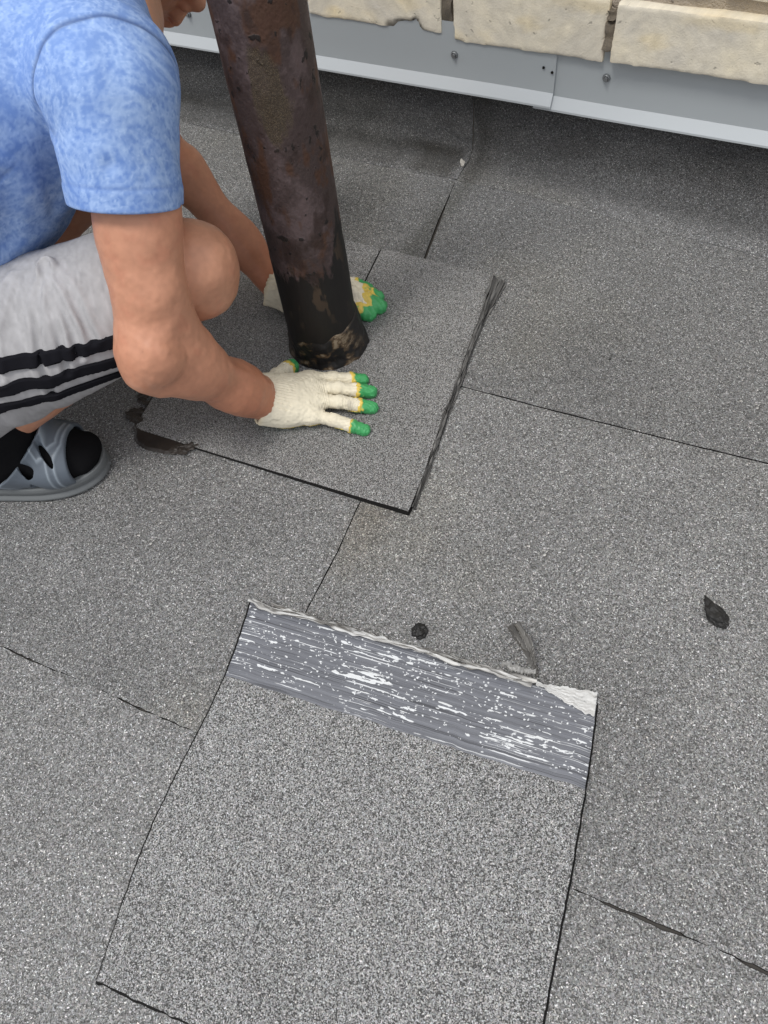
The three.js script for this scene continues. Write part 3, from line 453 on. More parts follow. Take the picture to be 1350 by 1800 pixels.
// ------------------------------------------------------------------ distance fields for the figure
const cap = (a, b, ra, rb) => { const [ax, ay, az] = a, bx = b[0] - ax, by = b[1] - ay, bz = b[2] - az, il = 1 / (bx * bx + by * by + bz * bz), dr = rb - ra; return (x, y, z) => { const px = x - ax, py = y - ay, pz = z - az; let h = (px * bx + py * by + pz * bz) * il; h = h < 0 ? 0 : h > 1 ? 1 : h; const qx = px - bx * h, qy = py - by * h, qz = pz - bz * h; return Math.sqrt(qx * qx + qy * qy + qz * qz) - ra - dr * h; }; };
const fcap = (a, b, ra, rb, f, k) => { const [ax, ay, az] = a, bx = b[0] - ax, by = b[1] - ay, bz = b[2] - az, il = 1 / (bx * bx + by * by + bz * bz), dr = rb - ra; const fl = Math.hypot(...f), fx = f[0] / fl, fy = f[1] / fl, fz = f[2] / fl; return (x, y, z) => { const px = x - ax, py = y - ay, pz = z - az; let h = (px * bx + py * by + pz * bz) * il; h = h < 0 ? 0 : h > 1 ? 1 : h; let qx = px - bx * h, qy = py - by * h, qz = pz - bz * h; const c = (qx * fx + qy * fy + qz * fz) * (k - 1); qx += fx * c; qy += fy * c; qz += fz * c; return (Math.sqrt(qx * qx + qy * qy + qz * qz) - ra - dr * h) / (1 + (k - 1) * 0.5); }; };
const ell = (c, r) => { const [cx, cy, cz] = c, [rx, ry, rz] = r, m = Math.min(rx, ry, rz); return (x, y, z) => { const a = (x - cx) / rx, b = (y - cy) / ry, d = (z - cz) / rz, l = Math.sqrt(a * a + b * b + d * d), a2 = a / rx, b2 = b / ry, d2 = d / rz, g = Math.sqrt(a2 * a2 + b2 * b2 + d2 * d2); return g < 1e-6 ? -m : l * (l - 1) / g; }; };
const seg3 = (x, y, z, a, b) => { const bx = b[0] - a[0], by = b[1] - a[1], bz = b[2] - a[2], px = x - a[0], py = y - a[1], pz = z - a[2], h = clamp((px * bx + py * by + pz * bz) / (bx * bx + by * by + bz * bz)); return Math.hypot(px - bx * h, py - by * h, pz - bz * h); };
const smin = (a, b, k) => { const h = k - Math.abs(a - b); return (a < b ? a : b) - (h > 0 ? h * h / (4 * k) : 0); };
const smax = (a, b, k) => -smin(-a, -b, k);
const uni = (k, ...f) => (x, y, z) => { let d = f[0](x, y, z); for (let i = 1; i < f.length; i++) d = smin(d, f[i](x, y, z), k); return d; };
const vsub = (a, b) => [a[0] - b[0], a[1] - b[1], a[2] - b[2]], vadd = (a, b, s = 1) => [a[0] + b[0] * s, a[1] + b[1] * s, a[2] + b[2] * s], vlen = a => Math.hypot(...a), vnorm = a => { const l = vlen(a); return a.map(x => x / l); }, vmix = (a, b, t) => a.map((x, i) => mix(x, b[i], t)), vdot = (a, b) => a[0] * b[0] + a[1] * b[1] + a[2] * b[2], vcross = (a, b) => [a[1] * b[2] - a[2] * b[1], a[2] * b[0] - a[0] * b[2], a[0] * b[1] - a[1] * b[0]];
// naive surface nets over the blocks that the surface can cross, snapped to the surface
function meshField(f, lo, hi, cell, color) {
  const n = [0, 1, 2].map(i => Math.ceil((hi[i] - lo[i]) / cell / 8) * 8 + 1), [nx, ny, nz] = n, G = new Float32Array(nx * ny * nz).fill(NaN), id = (i, j, k) => (k * ny + j) * nx + i, act = [], half = 4 * cell;
  for (let k = 0; k < nz - 1; k += 8) for (let j = 0; j < ny - 1; j += 8) for (let i = 0; i < nx - 1; i += 8) {
    if (Math.abs(f(lo[0] + i * cell + half, lo[1] + j * cell + half, lo[2] + k * cell + half)) > half * 2.6) continue; act.push([i, j, k]);
    for (let c = 0; c <= 8; c++) for (let b = 0; b <= 8; b++) for (let a = 0; a <= 8; a++) { const q = id(i + a, j + b, k + c); if (G[q] !== G[q]) G[q] = f(lo[0] + (i + a) * cell, lo[1] + (j + b) * cell, lo[2] + (k + c) * cell); }
  }
  const vid = new Map(), pos = [], E = [[0, 1], [2, 3], [4, 5], [6, 7], [0, 2], [1, 3], [4, 6], [5, 7], [0, 4], [1, 5], [2, 6], [3, 7]], d = new Float32Array(8);
  for (const [I, J, K] of act) for (let k = K; k < K + 8; k++) for (let j = J; j < J + 8; j++) for (let i = I; i < I + 8; i++) {
    let neg = 0; for (let c = 0; c < 8; c++) { d[c] = G[id(i + (c & 1), j + ((c >> 1) & 1), k + (c >> 2))]; if (d[c] < 0) neg++; }
    if (neg === 0 || neg === 8) continue; let sx = 0, sy = 0, sz = 0, m = 0;
    for (const [a, b] of E) if ((d[a] < 0) !== (d[b] < 0)) { const t = d[a] / (d[a] - d[b]); sx += mix(a & 1, b & 1, t); sy += mix((a >> 1) & 1, (b >> 1) & 1, t); sz += mix(a >> 2, b >> 2, t); m++; }
    vid.set(id(i, j, k), pos.length / 3); pos.push(lo[0] + (i + sx / m) * cell, lo[1] + (j + sy / m) * cell, lo[2] + (k + sz / m) * cell);
  }
  const idx = [], quad = (a, b, c, e, fl) => { const A = vid.get(a), B = vid.get(b), C = vid.get(c), D = vid.get(e); if (A === undefined || B === undefined || C === undefined || D === undefined) return; fl ? idx.push(A, B, C, A, C, D) : idx.push(A, C, B, A, D, C); };
  for (const q of vid.keys()) {
    const i = q % nx, j = Math.floor(q / nx) % ny, k = Math.floor(q / nx / ny), s = G[q] < 0;
    if (j > 0 && k > 0 && (G[id(i + 1, j, k)] < 0) !== s) quad(id(i, j - 1, k - 1), id(i, j, k - 1), id(i, j, k), id(i, j - 1, k), s);
    if (i > 0 && k > 0 && (G[id(i, j + 1, k)] < 0) !== s) quad(id(i - 1, j, k - 1), id(i - 1, j, k), id(i, j, k), id(i, j, k - 1), s);
    if (i > 0 && j > 0 && (G[id(i, j, k + 1)] < 0) !== s) quad(id(i - 1, j - 1, k), id(i, j - 1, k), id(i, j, k), id(i - 1, j, k), s);
  }
  const nrm = [], cols = [], e = cell * 0.6;
  for (let v = 0; v < pos.length; v += 3) {
    let x = pos[v], y = pos[v + 1], z = pos[v + 2], g; const grad = () => { g = [f(x + e, y, z) - f(x - e, y, z), f(x, y + e, z) - f(x, y - e, z), f(x, y, z + e) - f(x, y, z - e)]; const l = Math.hypot(...g) || 1; g = g.map(t => t / l); return l / (2 * e); };
    const sl = Math.max(0.5, grad()), dd = clamp(f(x, y, z) / sl, -cell * 0.6, cell * 0.6); x -= g[0] * dd; y -= g[1] * dd; z -= g[2] * dd; pos[v] = x; pos[v + 1] = y; pos[v + 2] = z; grad();
    nrm.push(...g); if (color) cols.push(...color(x, y, z, g));
  }
  const o = new THREE.BufferGeometry(); o.setAttribute('position', new THREE.Float32BufferAttribute(pos, 3)); o.setAttribute('normal', new THREE.Float32BufferAttribute(nrm, 3)); if (color) o.setAttribute('color', new THREE.Float32BufferAttribute(cols, 3)); o.setIndex(idx); return o;
}

// ------------------------------------------------------------------ the crouching roofer
const J = {
  rs: [-0.203, 0.497, -0.876], re: [-0.254, 0.247, -0.747], rw: [-0.146, 0.043, -0.830],
  ls: [-0.27, 0.52, -1.2], le: [-0.262, 0.282, -1.182], lw: [-0.118, 0.048, -1.08],
  rh: [-0.57, 0.218, -0.845], rk: [-0.198, 0.292, -0.845], ra: [-0.54, 0.105, -0.79],
  lh: [-0.57, 0.33, -1.06], lk: [-0.27, 0.33, -1.16], la: [-0.53, 0.12, -1.12],
  neck: [-0.25, 0.54, -1.06], head: [-0.203, 0.535, -1.199],
};
const man = thing('person', 'person in a blue T-shirt and grey shorts crouching to press the patch down', 'person', [-0.45, 0, -0.95]);
const skinTone = (x, y, z) => {
  let c = [0.56, 0.272, 0.172]; const m = fbm(x * 18, y * 18, z * 18, 3), s = noise(x * 160, y * 160, z * 160);
  const elbow = Math.exp(-((Math.hypot(x - J.re[0], y - J.re[1] + 0.02, z - J.re[2]) / 0.045) ** 2)), fore = sstep(0.24, 0.06, y) * sstep(-0.27, -0.2, x), kn = Math.exp(-((Math.hypot(x - J.rk[0], y - J.rk[1], z - J.rk[2]) / 0.07) ** 2));
  c = mix3(c, [0.47, 0.19, 0.108], elbow * 0.4 + fore * 0.8 + 0.25 * sstep(0, 0.4, m)); c = mix3(c, [0.47, 0.255, 0.155], kn * 0.5);
  const r2 = fbm(x * 55, y * 55, z * 55, 3); c = mix3(c, [0.50, 0.20, 0.125], 0.35 * sstep(0.05, 0.4, r2)); const elbowPale = Math.exp(-((Math.hypot(x + 0.268, y - 0.232, z + 0.722) / 0.020) ** 2)); c = mix3(c, [0.66, 0.44, 0.34], 0.4 * elbowPale * (0.6 + 0.8 * noise(x * 110, y * 110, z * 110))); const kd = kn * sstep(0.0, 0.5, noise(x * 30, y * 70, z * 30) + 0.3 * s); c = mix3(c, [0.30, 0.15, 0.10], 0.28 * kd); const mole = sstep(0.9, 0.97, noise(x * 140 + 3, y * 140, z * 140)); const v = (1 + 0.14 * m + 0.06 * s + 0.05 * noise(x * 320, y * 320, z * 320)) * (1 - 0.35 * mole); return c.map(q => q * v);  // includes a paler mottled patch at the elbow tip
};
// --- head
const hf = vnorm([0.694, -0.629, 0.35]), hu = vnorm(vsub([0.36, 0.724, 0.588], hf.map(q => q * vdot([0.36, 0.724, 0.588], hf)))), hr = vcross(hu, hf);
const HP = (a, u, f) => [0, 1, 2].map(i => J.head[i] + hr[i] * a + hu[i] * u + hf[i] * f);
const headLocal = (fn) => (x, y, z) => { const px = x - J.head[0], py = y - J.head[1], pz = z - J.head[2]; return fn(px * hr[0] + py * hr[1] + pz * hr[2], px * hu[0] + py * hu[1] + pz * hu[2], px * hf[0] + py * hf[1] + pz * hf[2]); };
const headF = (() => {
  const skull = ell([0, 0.035, -0.012], [0.076, 0.088, 0.095]), faceB = ell([0, -0.03, 0.03], [0.062, 0.085, 0.062]), jaw = cap([-0.04, -0.065, 0.0], [0, -0.098, 0.062], 0.022, 0.019), jaw2 = cap([0.04, -0.065, 0.0], [0, -0.098, 0.062], 0.022, 0.019);
  const noseB = cap([0, 0.005, 0.086], [0, -0.033, 0.106], 0.009, 0.0125), nl = ell([-0.012, -0.037, 0.096], [0.009, 0.008, 0.011]), nr = ell([0.012, -0.037, 0.096], [0.009, 0.008, 0.011]);
  const lu = cap([-0.019, -0.063, 0.090], [0.019, -0.063, 0.090], 0.0075, 0.0075), ll = cap([-0.016, -0.078, 0.090], [0.016, -0.078, 0.090], 0.0075, 0.0075), lm = cap([-0.012, -0.064, 0.088], [0.012, -0.064, 0.088], 0.0075, 0.0075);
  const brow = cap([-0.04, 0.022, 0.076], [0.04, 0.022, 0.076], 0.013, 0.013), ch = ell([0, -0.1, 0.072], [0.02, 0.016, 0.017]), ear1 = fcap([-0.074, 0.015, -0.012], [-0.074, -0.03, -0.002], 0.019, 0.012, [1, 0, 0.3], 2.4), ear2 = fcap([0.074, 0.015, -0.012], [0.074, -0.03, -0.002], 0.019, 0.012, [1, 0, -0.3], 2.4);
  const e1 = ell([-0.031, 0.0, 0.085], [0.017, 0.011, 0.014]), e2 = ell([0.031, 0.0, 0.085], [0.017, 0.011, 0.014]), mouth = cap([-0.022, -0.0695, 0.094], [0.022, -0.0695, 0.094], 0.0022, 0.0022);
  return headLocal((a, u, f) => { let d = smin(skull(a, u, f), faceB(a, u, f), 0.03); d = smin(d, Math.min(jaw(a, u, f), jaw2(a, u, f)), 0.03); d = smin(d, brow(a, u, f), 0.015); d = smin(d, ch(a, u, f), 0.016); d = smax(d, -Math.min(e1(a, u, f), e2(a, u, f)), 0.012); d = smin(d, noseB(a, u, f), 0.012); d = smin(d, Math.min(nl(a, u, f), nr(a, u, f)), 0.006); d = smin(d, Math.min(lu(a, u, f), ll(a, u, f), lm(a, u, f)), 0.008); d = smax(d, -mouth(a, u, f), 0.004); return smin(d, Math.min(ear1(a, u, f), ear2(a, u, f)), 0.006); });
})();
// --- limbs and trunk
const aU = (s, e, out) => { const el = vmix(s, e, 0.97); return uni(0.03, cap(s, vmix(s, e, 0.5), 0.048, 0.040), cap(vmix(s, e, 0.5), el, 0.040, 0.037), cap(vadd(vmix(s, e, 0.35), out, 0.010), vadd(vmix(s, e, 0.66), out, 0.008), 0.033, 0.033)); };
const aF = (e, w, flat) => uni(0.03, cap(e, vmix(e, w, 0.25), 0.0335, 0.035), cap(vmix(e, w, 0.25), vmix(e, w, 0.72), 0.035, 0.029), fcap(vmix(e, w, 0.66), vadd(w, vsub(w, e), 0.05), 0.036, 0.034, flat, 1.28));
const olec = cap(vadd(J.re, [-0.016, -0.022, 0.018]), vadd(J.re, [-0.004, -0.046, 0.010]), 0.017, 0.015), epi = ell(vadd(J.re, [0.018, 0.006, 0.026]), [0.012, 0.018, 0.008]);
const legF = (h, k, a) => uni(0.035, cap(h, vmix(h, k, 0.55), 0.074, 0.060), cap(vmix(h, k, 0.55), k, 0.060, 0.052), cap(vadd(k, [-0.004, -0.026, 0.004]), vmix(k, a, 0.35), 0.043, 0.05), cap(vmix(k, a, 0.35), a, 0.052, 0.035), ell(vadd(k, [0.026, 0.002, 0.006]), [0.034, 0.034, 0.036]), ell(vadd(k, [0.022, -0.042, 0.004]), [0.026, 0.022, 0.026]));
const rArmU = aU(J.rs, J.re, [0.8, 0, -0.4]), rArmF = aF(J.re, J.rw, [0.55, 0.75, 0.2]), lArmU = aU(J.ls, J.le, [0.8, 0, 0.4]), lArmF = aF(J.le, J.lw, [0.5, 0.8, 0.1]);
const trunk = uni(0.06, fcap([-0.57, 0.35, -0.965], [-0.42, 0.44, -1.0], 0.125, 0.12, [-0.5, 0.86, 0], 1.15), fcap([-0.42, 0.44, -1.0], [-0.29, 0.49, -1.05], 0.12, 0.115, [-0.5, 0.86, 0], 1.15), cap(J.rs, J.ls, 0.052, 0.052), cap(vadd(J.neck, [-0.03, 0, 0]), HP(0, -0.02, -0.05), 0.056, 0.05));
const rLeg = legF(J.rh, J.rk, J.ra), lLeg = legF(J.lh, J.lk, J.la);
const VE = [[-0.197, 0.240, -0.752], [-0.180, 0.180, -0.764], [-0.166, 0.125, -0.780], [-0.150, 0.085, -0.800]];
const brach = cap(vadd(vmix(J.rs, J.re, 0.74), [0.020, 0, 0.010]), vadd(vmix(J.re, J.rw, 0.42), [0.006, 0.012, 0.004]), 0.023, 0.0225);
const veinB = (x, y, z) => { let d = 1; for (let i = 0; i < 3; i++) d = Math.min(d, seg3(x, y, z, VE[i], VE[i + 1])); return d; };
const vein = cap(vmix(J.re, J.rw, 0.5).map((q, i) => q + [0.024, 0.026, 0.012][i]), vmix(J.re, J.rw, 0.9).map((q, i) => q + [0.02, 0.024, 0.006][i]), 0.003, 0.003);
const bodyF = (x, y, z) => {
  let d = smin(rArmU(x, y, z), rArmF(x, y, z), 0.03); d = smin(d, brach(x, y, z), 0.035); d = smin(d, olec(x, y, z), 0.024); d = smin(d, epi(x, y, z), 0.03); d = smin(d, vein(x, y, z), 0.012);
  const la = smin(lArmU(x, y, z), lArmF(x, y, z), 0.03) + 0.003; let t = trunk(x, y, z); t = smin(t, d, 0.02); t = smin(t, la, 0.02); t = smin(t, headF(x, y, z), 0.025); t = smin(t, rLeg(x, y, z), 0.003); t = smin(t, lLeg(x, y, z), 0.012);
  if (Math.abs(t) > 0.02) return t;
  return t - 0.0011 * noise(x * 34, y * 34, z * 34) - 0.0006 * noise(x * 80, y * 80, z * 80) - 0.0003 * noise(x * 170, y * 170, z * 170) - 0.0009 * Math.exp(-((veinB(x, y, z) / 0.004) ** 2)) + 0.0007 * Math.exp(-(((Math.hypot(x - J.re[0], y - J.re[1], z - J.re[2]) - 0.05 - 0.012 * noise(x * 20, y * 20, z * 20)) / 0.002) ** 2)) * sstep(0.07, 0.03, Math.hypot(x - J.re[0] - 0.03, y - J.re[1] - 0.01, z - J.re[2] - 0.01));
};
const skinM = new THREE.MeshPhysicalMaterial({ vertexColors: true, roughness: 0.45, specularIntensity: 0.7, sheen: 0.25, sheenRoughness: 0.5, sheenColor: new THREE.Color().setRGB(0.9, 0.5, 0.35) });
part('body', meshField(bodyF, [-0.74, 0.03, -1.34], [0.02, 0.76, -0.66], 0.0027, (x, y, z) => skinTone(x, y, z)), skinM, man);
// hair and eyes, mostly above the frame
{
  const hairF = (x, y, z) => { const d = headF(x, y, z) - 0.007 - 0.0025 * noise(x * 120, y * 120, z * 120); return smax(d, headLocal((a, u, f) => Math.max(f * 0.55 - u * 0.8 + 0.012, -(u + 0.055)))(x, y, z), 0.01); };
  part('hair', meshField(hairF, [-0.36, 0.42, -1.36], [-0.06, 0.70, -1.05], 0.004, (x, y, z) => { const v = 1 + 0.4 * noise(x * 200, y * 200, z * 200); return [0.018 * v, 0.014 * v, 0.011 * v]; }), std({ vertexColors: true, roughness: 0.7 }), man);
  for (const s of [-1, 1]) { const g = new THREE.SphereGeometry(0.0115, 20, 14); g.translate(...HP(s * 0.031, 0.0, 0.07)); part('eye', g, std({ color: new THREE.Color().setRGB(0.5, 0.48, 0.45), roughness: 0.25 }), man); }
}
// --- shirt
const rDir = vnorm(vsub(J.re, J.rs)), lDir = vnorm(vsub(J.le, J.ls)), SL = 0.118;
const sleeveT = (p, s, d) => vdot(vsub(p, s), d);
const sleeveFn = (s, dir, off) => { const p = vadd(s, off), e = vadd(s, dir, SL + 0.03); return fcap(p, vadd(e, off, 0.6), 0.071, 0.060, [0.5, 0, -0.85], 1.0); };
const rSl = sleeveFn(J.rs, rDir, [-0.014, -0.003, 0.005]), lSl = sleeveFn(J.ls, lDir, [-0.01, -0.005, -0.006]);
const torsoF = uni(0.07, fcap([-0.585, 0.35, -0.96], [-0.43, 0.445, -1.0], 0.155, 0.15, [-0.5, 0.86, 0], 1.1), fcap([-0.43, 0.445, -1.0], [-0.30, 0.50, -1.05], 0.15, 0.108, [-0.5, 0.86, 0], 1.12), cap(vadd(J.rs, [-0.02, 0.005, -0.03]), vadd(J.ls, [-0.03, 0.005, 0.03]), 0.072, 0.062), cap([-0.52, 0.30, -0.93], [-0.40, 0.37, -0.99], 0.10, 0.075), cap(vadd(J.neck, [-0.02, 0, 0]), vmix(J.neck, J.head, 0.08), 0.070, 0.064));
const neckHole = cap(vadd(vmix(J.neck, J.head, 0.55), [0.0, 0.01, 0]), vadd(vmix(J.neck, J.head, 1.2), [0.02, -0.02, 0]), 0.064, 0.12);
const foldLine = (x, y, z, a, b, w, h) => { const d = cap(a, b, 0, 0)(x, y, z); return h * Math.exp(-((d / w) ** 2)); };
const SFOLD = [[[-0.30, 0.44, -0.85], [-0.235, 0.40, -0.795], 0.007, 0.0028], [[-0.31, 0.42, -0.86], [-0.235, 0.372, -0.80], 0.006, 0.0026], [[-0.295, 0.485, -0.855], [-0.225, 0.465, -0.79], 0.009, 0.0026], [[-0.30, 0.40, -0.86], [-0.25, 0.35, -0.82], 0.005, 0.002], [[-0.345, 0.517, -0.858], [-0.312, 0.440, -0.874], 0.0025, 0.0022], [[-0.40, 0.42, -0.84], [-0.315, 0.447, -0.871], 0.0025, 0.0022], [[-0.31, 0.44, -0.875], [-0.34, 0.36, -0.90], 0.012, 0.006], [[-0.36, 0.43, -0.85], [-0.39, 0.35, -0.86], 0.014, 0.006], [[-0.42, 0.42, -0.84], [-0.43, 0.34, -0.84], 0.012, 0.005], [[-0.20, 0.55, -0.83], [-0.19, 0.46, -0.80], 0.014, 0.002], [[-0.292, 0.495, -0.856], [-0.322, 0.37, -0.902], 0.008, 0.008], [[-0.26, 0.40, -0.79], [-0.21, 0.385, -0.785], 0.006, 0.0015], [[-0.20, 0.44, -0.79], [-0.17, 0.39, -0.82], 0.008, 0.002]];
const shirtF = (x, y, z) => {
  if (torsoF(x, y, z) > 0.05 && rSl(x, y, z) > 0.05 && lSl(x, y, z) > 0.05) return Math.min(torsoF(x, y, z), rSl(x, y, z), lSl(x, y, z)) - 0.02;
  const tr = torsoF(x, y, z), p = [x, y, z], hR = sleeveT(p, J.rs, rDir) - SL - 0.003 * noise(x * 12, 1, z * 12), hL = sleeveT(p, J.ls, lDir) - SL;
  let r0 = rSl(x, y, z), l0 = lSl(x, y, z);
  const hem = 0.0006 * (sstep(-0.026, -0.023, hR) - 0.8 * Math.exp(-(((hR + 0.024) / 0.002) ** 2)));
  r0 -= hem; let r = smax(r0, hR, 0.003); r = smax(r, -Math.max(r0 + 0.009, -hR - 0.016), 0.002); let l = smax(l0, hL, 0.003); l = smax(l, -Math.max(l0 + 0.005, -hL - 0.03), 0.002);
  const seam = Math.abs(tr - r0) ; let d = smin(tr, r, 0.03); d = smin(d, l, 0.03);
  if (r0 < 0.03 && tr < 0.03 && hR < -0.05) d += 0.0016 * Math.exp(-((seam / 0.0020) ** 2));
  d = smax(d, -neckHole(x, y, z), 0.004);
  // soft drapes: across the sleeve, under the arm, over the belly
  const st1 = sleeveT(p, J.rs, rDir), w = 0.0022 * Math.sin(st1 * 95 + 14 * (x - z) + 3 * noise(x * 9, y * 9, z * 9)) * sstep(0.03, 0.12, st1) * sstep(0.1, 0.0, Math.abs(x + 0.3)) + 0.004 * fbm(x * 11, y * 9, z * 11, 3) - 0.0028 * Math.max(0, 0.35 - Math.abs(noise(x * 13 + y * 9, y * 6 - z * 8, z * 11))) * 1.6 + 0.0012 * noise(x * 46, y * 30, z * 46);
  let cr = 0; for (const [a, b2, wd, h] of SFOLD) cr += h * Math.exp(-((seg3(x, y, z, a, b2) / wd) ** 2));
  return d + cr - w * sstep(0.03, 0.0, Math.abs(d)) * (r0 < 0.03 ? sstep(-0.012, -0.05, hR) : 1);
};
const acid = (x, y, z) => {
  const q = 52, wx = x + 0.016 * noise(x * 22, y * 22, z * 22), wy = y + 0.016 * noise(x * 22 + 9, y * 22, z * 22), wz = z + 0.016 * noise(x * 22, y * 22 + 5, z * 22);
  const rd = (s, o) => 1 - Math.abs(noise(wx * s + o, wy * s, wz * s)) * 2.2, a = rd(q, 1), b = rd(q * 2.3, 4), c = rd(q * 5, 7), big = fbm(x * 9, y * 9, z * 9, 3);
  return clamp(0.13 + 0.17 * a + 0.24 * b + 0.27 * c + 0.2 * rd(q * 9, 3) - 0.12 + 0.36 * big + 0.1 * noise(x * 300, y * 300, z * 300));
};
part('shirt', meshField(shirtF, [-0.76, 0.19, -1.36], [-0.06, 0.70, -0.76], 0.0023, (x, y, z) => {
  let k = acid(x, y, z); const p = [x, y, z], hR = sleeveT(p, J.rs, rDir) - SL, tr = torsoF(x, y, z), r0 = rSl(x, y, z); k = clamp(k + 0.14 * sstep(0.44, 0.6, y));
  let c = mix3([0.145, 0.265, 0.60], [0.41, 0.565, 0.85], k); if (r0 < 0.02 && hR < 0.01) c = mix3(c, [0.09, 0.17, 0.42], 0.5 * Math.exp(-(((hR + 0.0245) / 0.0022) ** 2)));
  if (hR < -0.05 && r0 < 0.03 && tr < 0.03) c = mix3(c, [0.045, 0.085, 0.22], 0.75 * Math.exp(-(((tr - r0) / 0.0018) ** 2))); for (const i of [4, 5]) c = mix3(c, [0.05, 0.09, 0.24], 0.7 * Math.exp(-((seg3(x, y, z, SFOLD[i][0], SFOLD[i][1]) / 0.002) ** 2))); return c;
}), std({ vertexColors: true, roughness: 0.88 }), man);
// --- shorts
const tDir = vnorm(vsub(J.rk, J.rh)), ltDir = vnorm(vsub(J.lk, J.lh)), HEM = 0.345;
const thighR = uni(0.05, fcap(vadd(J.rh, [0, -0.01, 0.0]), vadd(J.rh, tDir, 0.36), 0.090, 0.063, [0, 1, 0.3], 1.0), cap(vadd(J.rh, [0.02, -0.03, 0.045]), vadd(vadd(J.rh, tDir, 0.31), [-0.01, -0.04, 0.03]), 0.085, 0.052));
const thighL = fcap(J.lh, vadd(J.lh, ltDir, 0.3), 0.10, 0.082, [0, 1, 0], 1.0), hipsF = cap([-0.60, 0.31, -0.88], [-0.60, 0.31, -1.06], 0.13, 0.13);
const shortsBase = (x, y, z) => { const p = [x, y, z], a = vdot(vsub(p, J.rh), tDir) - HEM - 0.05 * (y - 0.28), b = vdot(vsub(p, J.lh), ltDir) - 0.26; return smin(smin(smax(thighR(x, y, z), a, 0.004), smax(thighL(x, y, z), b, 0.004), 0.03), hipsF(x, y, z), 0.05); };
const CREASE = [[[-0.356, 0.339, -0.826], [-0.345, 0.322, -0.79], [-0.335, 0.285, -0.76], [-0.338, 0.255, -0.747]], [[-0.356, 0.339, -0.826], [-0.353, 0.328, -0.798], [-0.350, 0.301, -0.768], [-0.359, 0.240, -0.742]], [[-0.352, 0.338, -0.825], [-0.372, 0.312, -0.781], [-0.385, 0.25, -0.742], [-0.39, 0.21, -0.74]], [[-0.354, 0.338, -0.826], [-0.327, 0.325, -0.79], [-0.316, 0.27, -0.757]], [[-0.40, 0.335, -0.83], [-0.43, 0.30, -0.765], [-0.44, 0.25, -0.737]]];
const shortsF = (x, y, z) => {
  const d = shortsBase(x, y, z); if (Math.abs(d) > 0.03) return d; const s = x + 0.3 * (y - 0.3);
  let cr = 0; for (const l of CREASE) { let q = 1; for (let i = 0; i + 1 < l.length; i++) q = Math.min(q, seg3(x, y, z, l[i], l[i + 1])); cr += 0.0042 * Math.exp(-((q / 0.0035) ** 2)) - 0.0025 * Math.exp(-(((q - 0.009) / 0.005) ** 2)); }
  const pleat = Math.sin((x * 1.0 - (0.38 - y) * 0.28 * (1 + 8 * (x + 0.47))) * 190) * 0.0022 * sstep(0.09, 0.0, Math.abs(x + 0.46)) + Math.abs(noise(x * 30 - y * 8, y * 4, z * 4)) * 0.004 * sstep(-0.3, -0.42, x);
  return d + cr - pleat - 0.003 * fbm(x * 14, y * 9, z * 9, 3);
};
const shortsM = std({ vertexColors: true, roughness: 0.92 });
const shorts = part('shorts', meshField(shortsF, [-0.80, 0.12, -1.30], [-0.12, 0.48, -0.66], 0.003, (x, y, z) => { const h = 0.5 * noise(x * 260, y * 40, z * 120) + 0.35 * noise(x * 500, y * 90, z * 300) + 0.35 * fbm(x * 20, y * 12, z * 20, 3), v = 0.385 * (1 + 0.26 * h); return [v * 1.0, v * 0.985, v * 1.01]; }), shortsM, man);
{
  // three black stripes sewn along the outer side of the near leg
  const stripeM = new THREE.MeshPhysicalMaterial({ color: new THREE.Color().setRGB(0.009, 0.009, 0.012), roughness: 0.95, specularIntensity: 0.2 });
  for (const [y0, hw] of [[0.262, 0.0072], [0.233, 0.0072], [0.207, 0.0055]]) {
    const f = (x, y, z) => { const b = shortsF(x, y, z); const yy = y - y0 - 0.0 * x - 0.0 * (x + 0.4) - 0.0012 * noise(x * 50, y0 * 90, 1); return Math.max(Math.abs(b - 0.0016) - 0.0030, Math.abs(yy) - hw, z < -0.84 ? 0.01 : -1); };
    const g = meshField(f, [-0.72, 0.13, -0.86], [-0.18, 0.40, -0.66], 0.0022); g.translate(0.45, 0, 0.95); const m = shadowed(new THREE.Mesh(g, stripeM)); m.name = 'stripe'; shorts.add(m);
  }
}
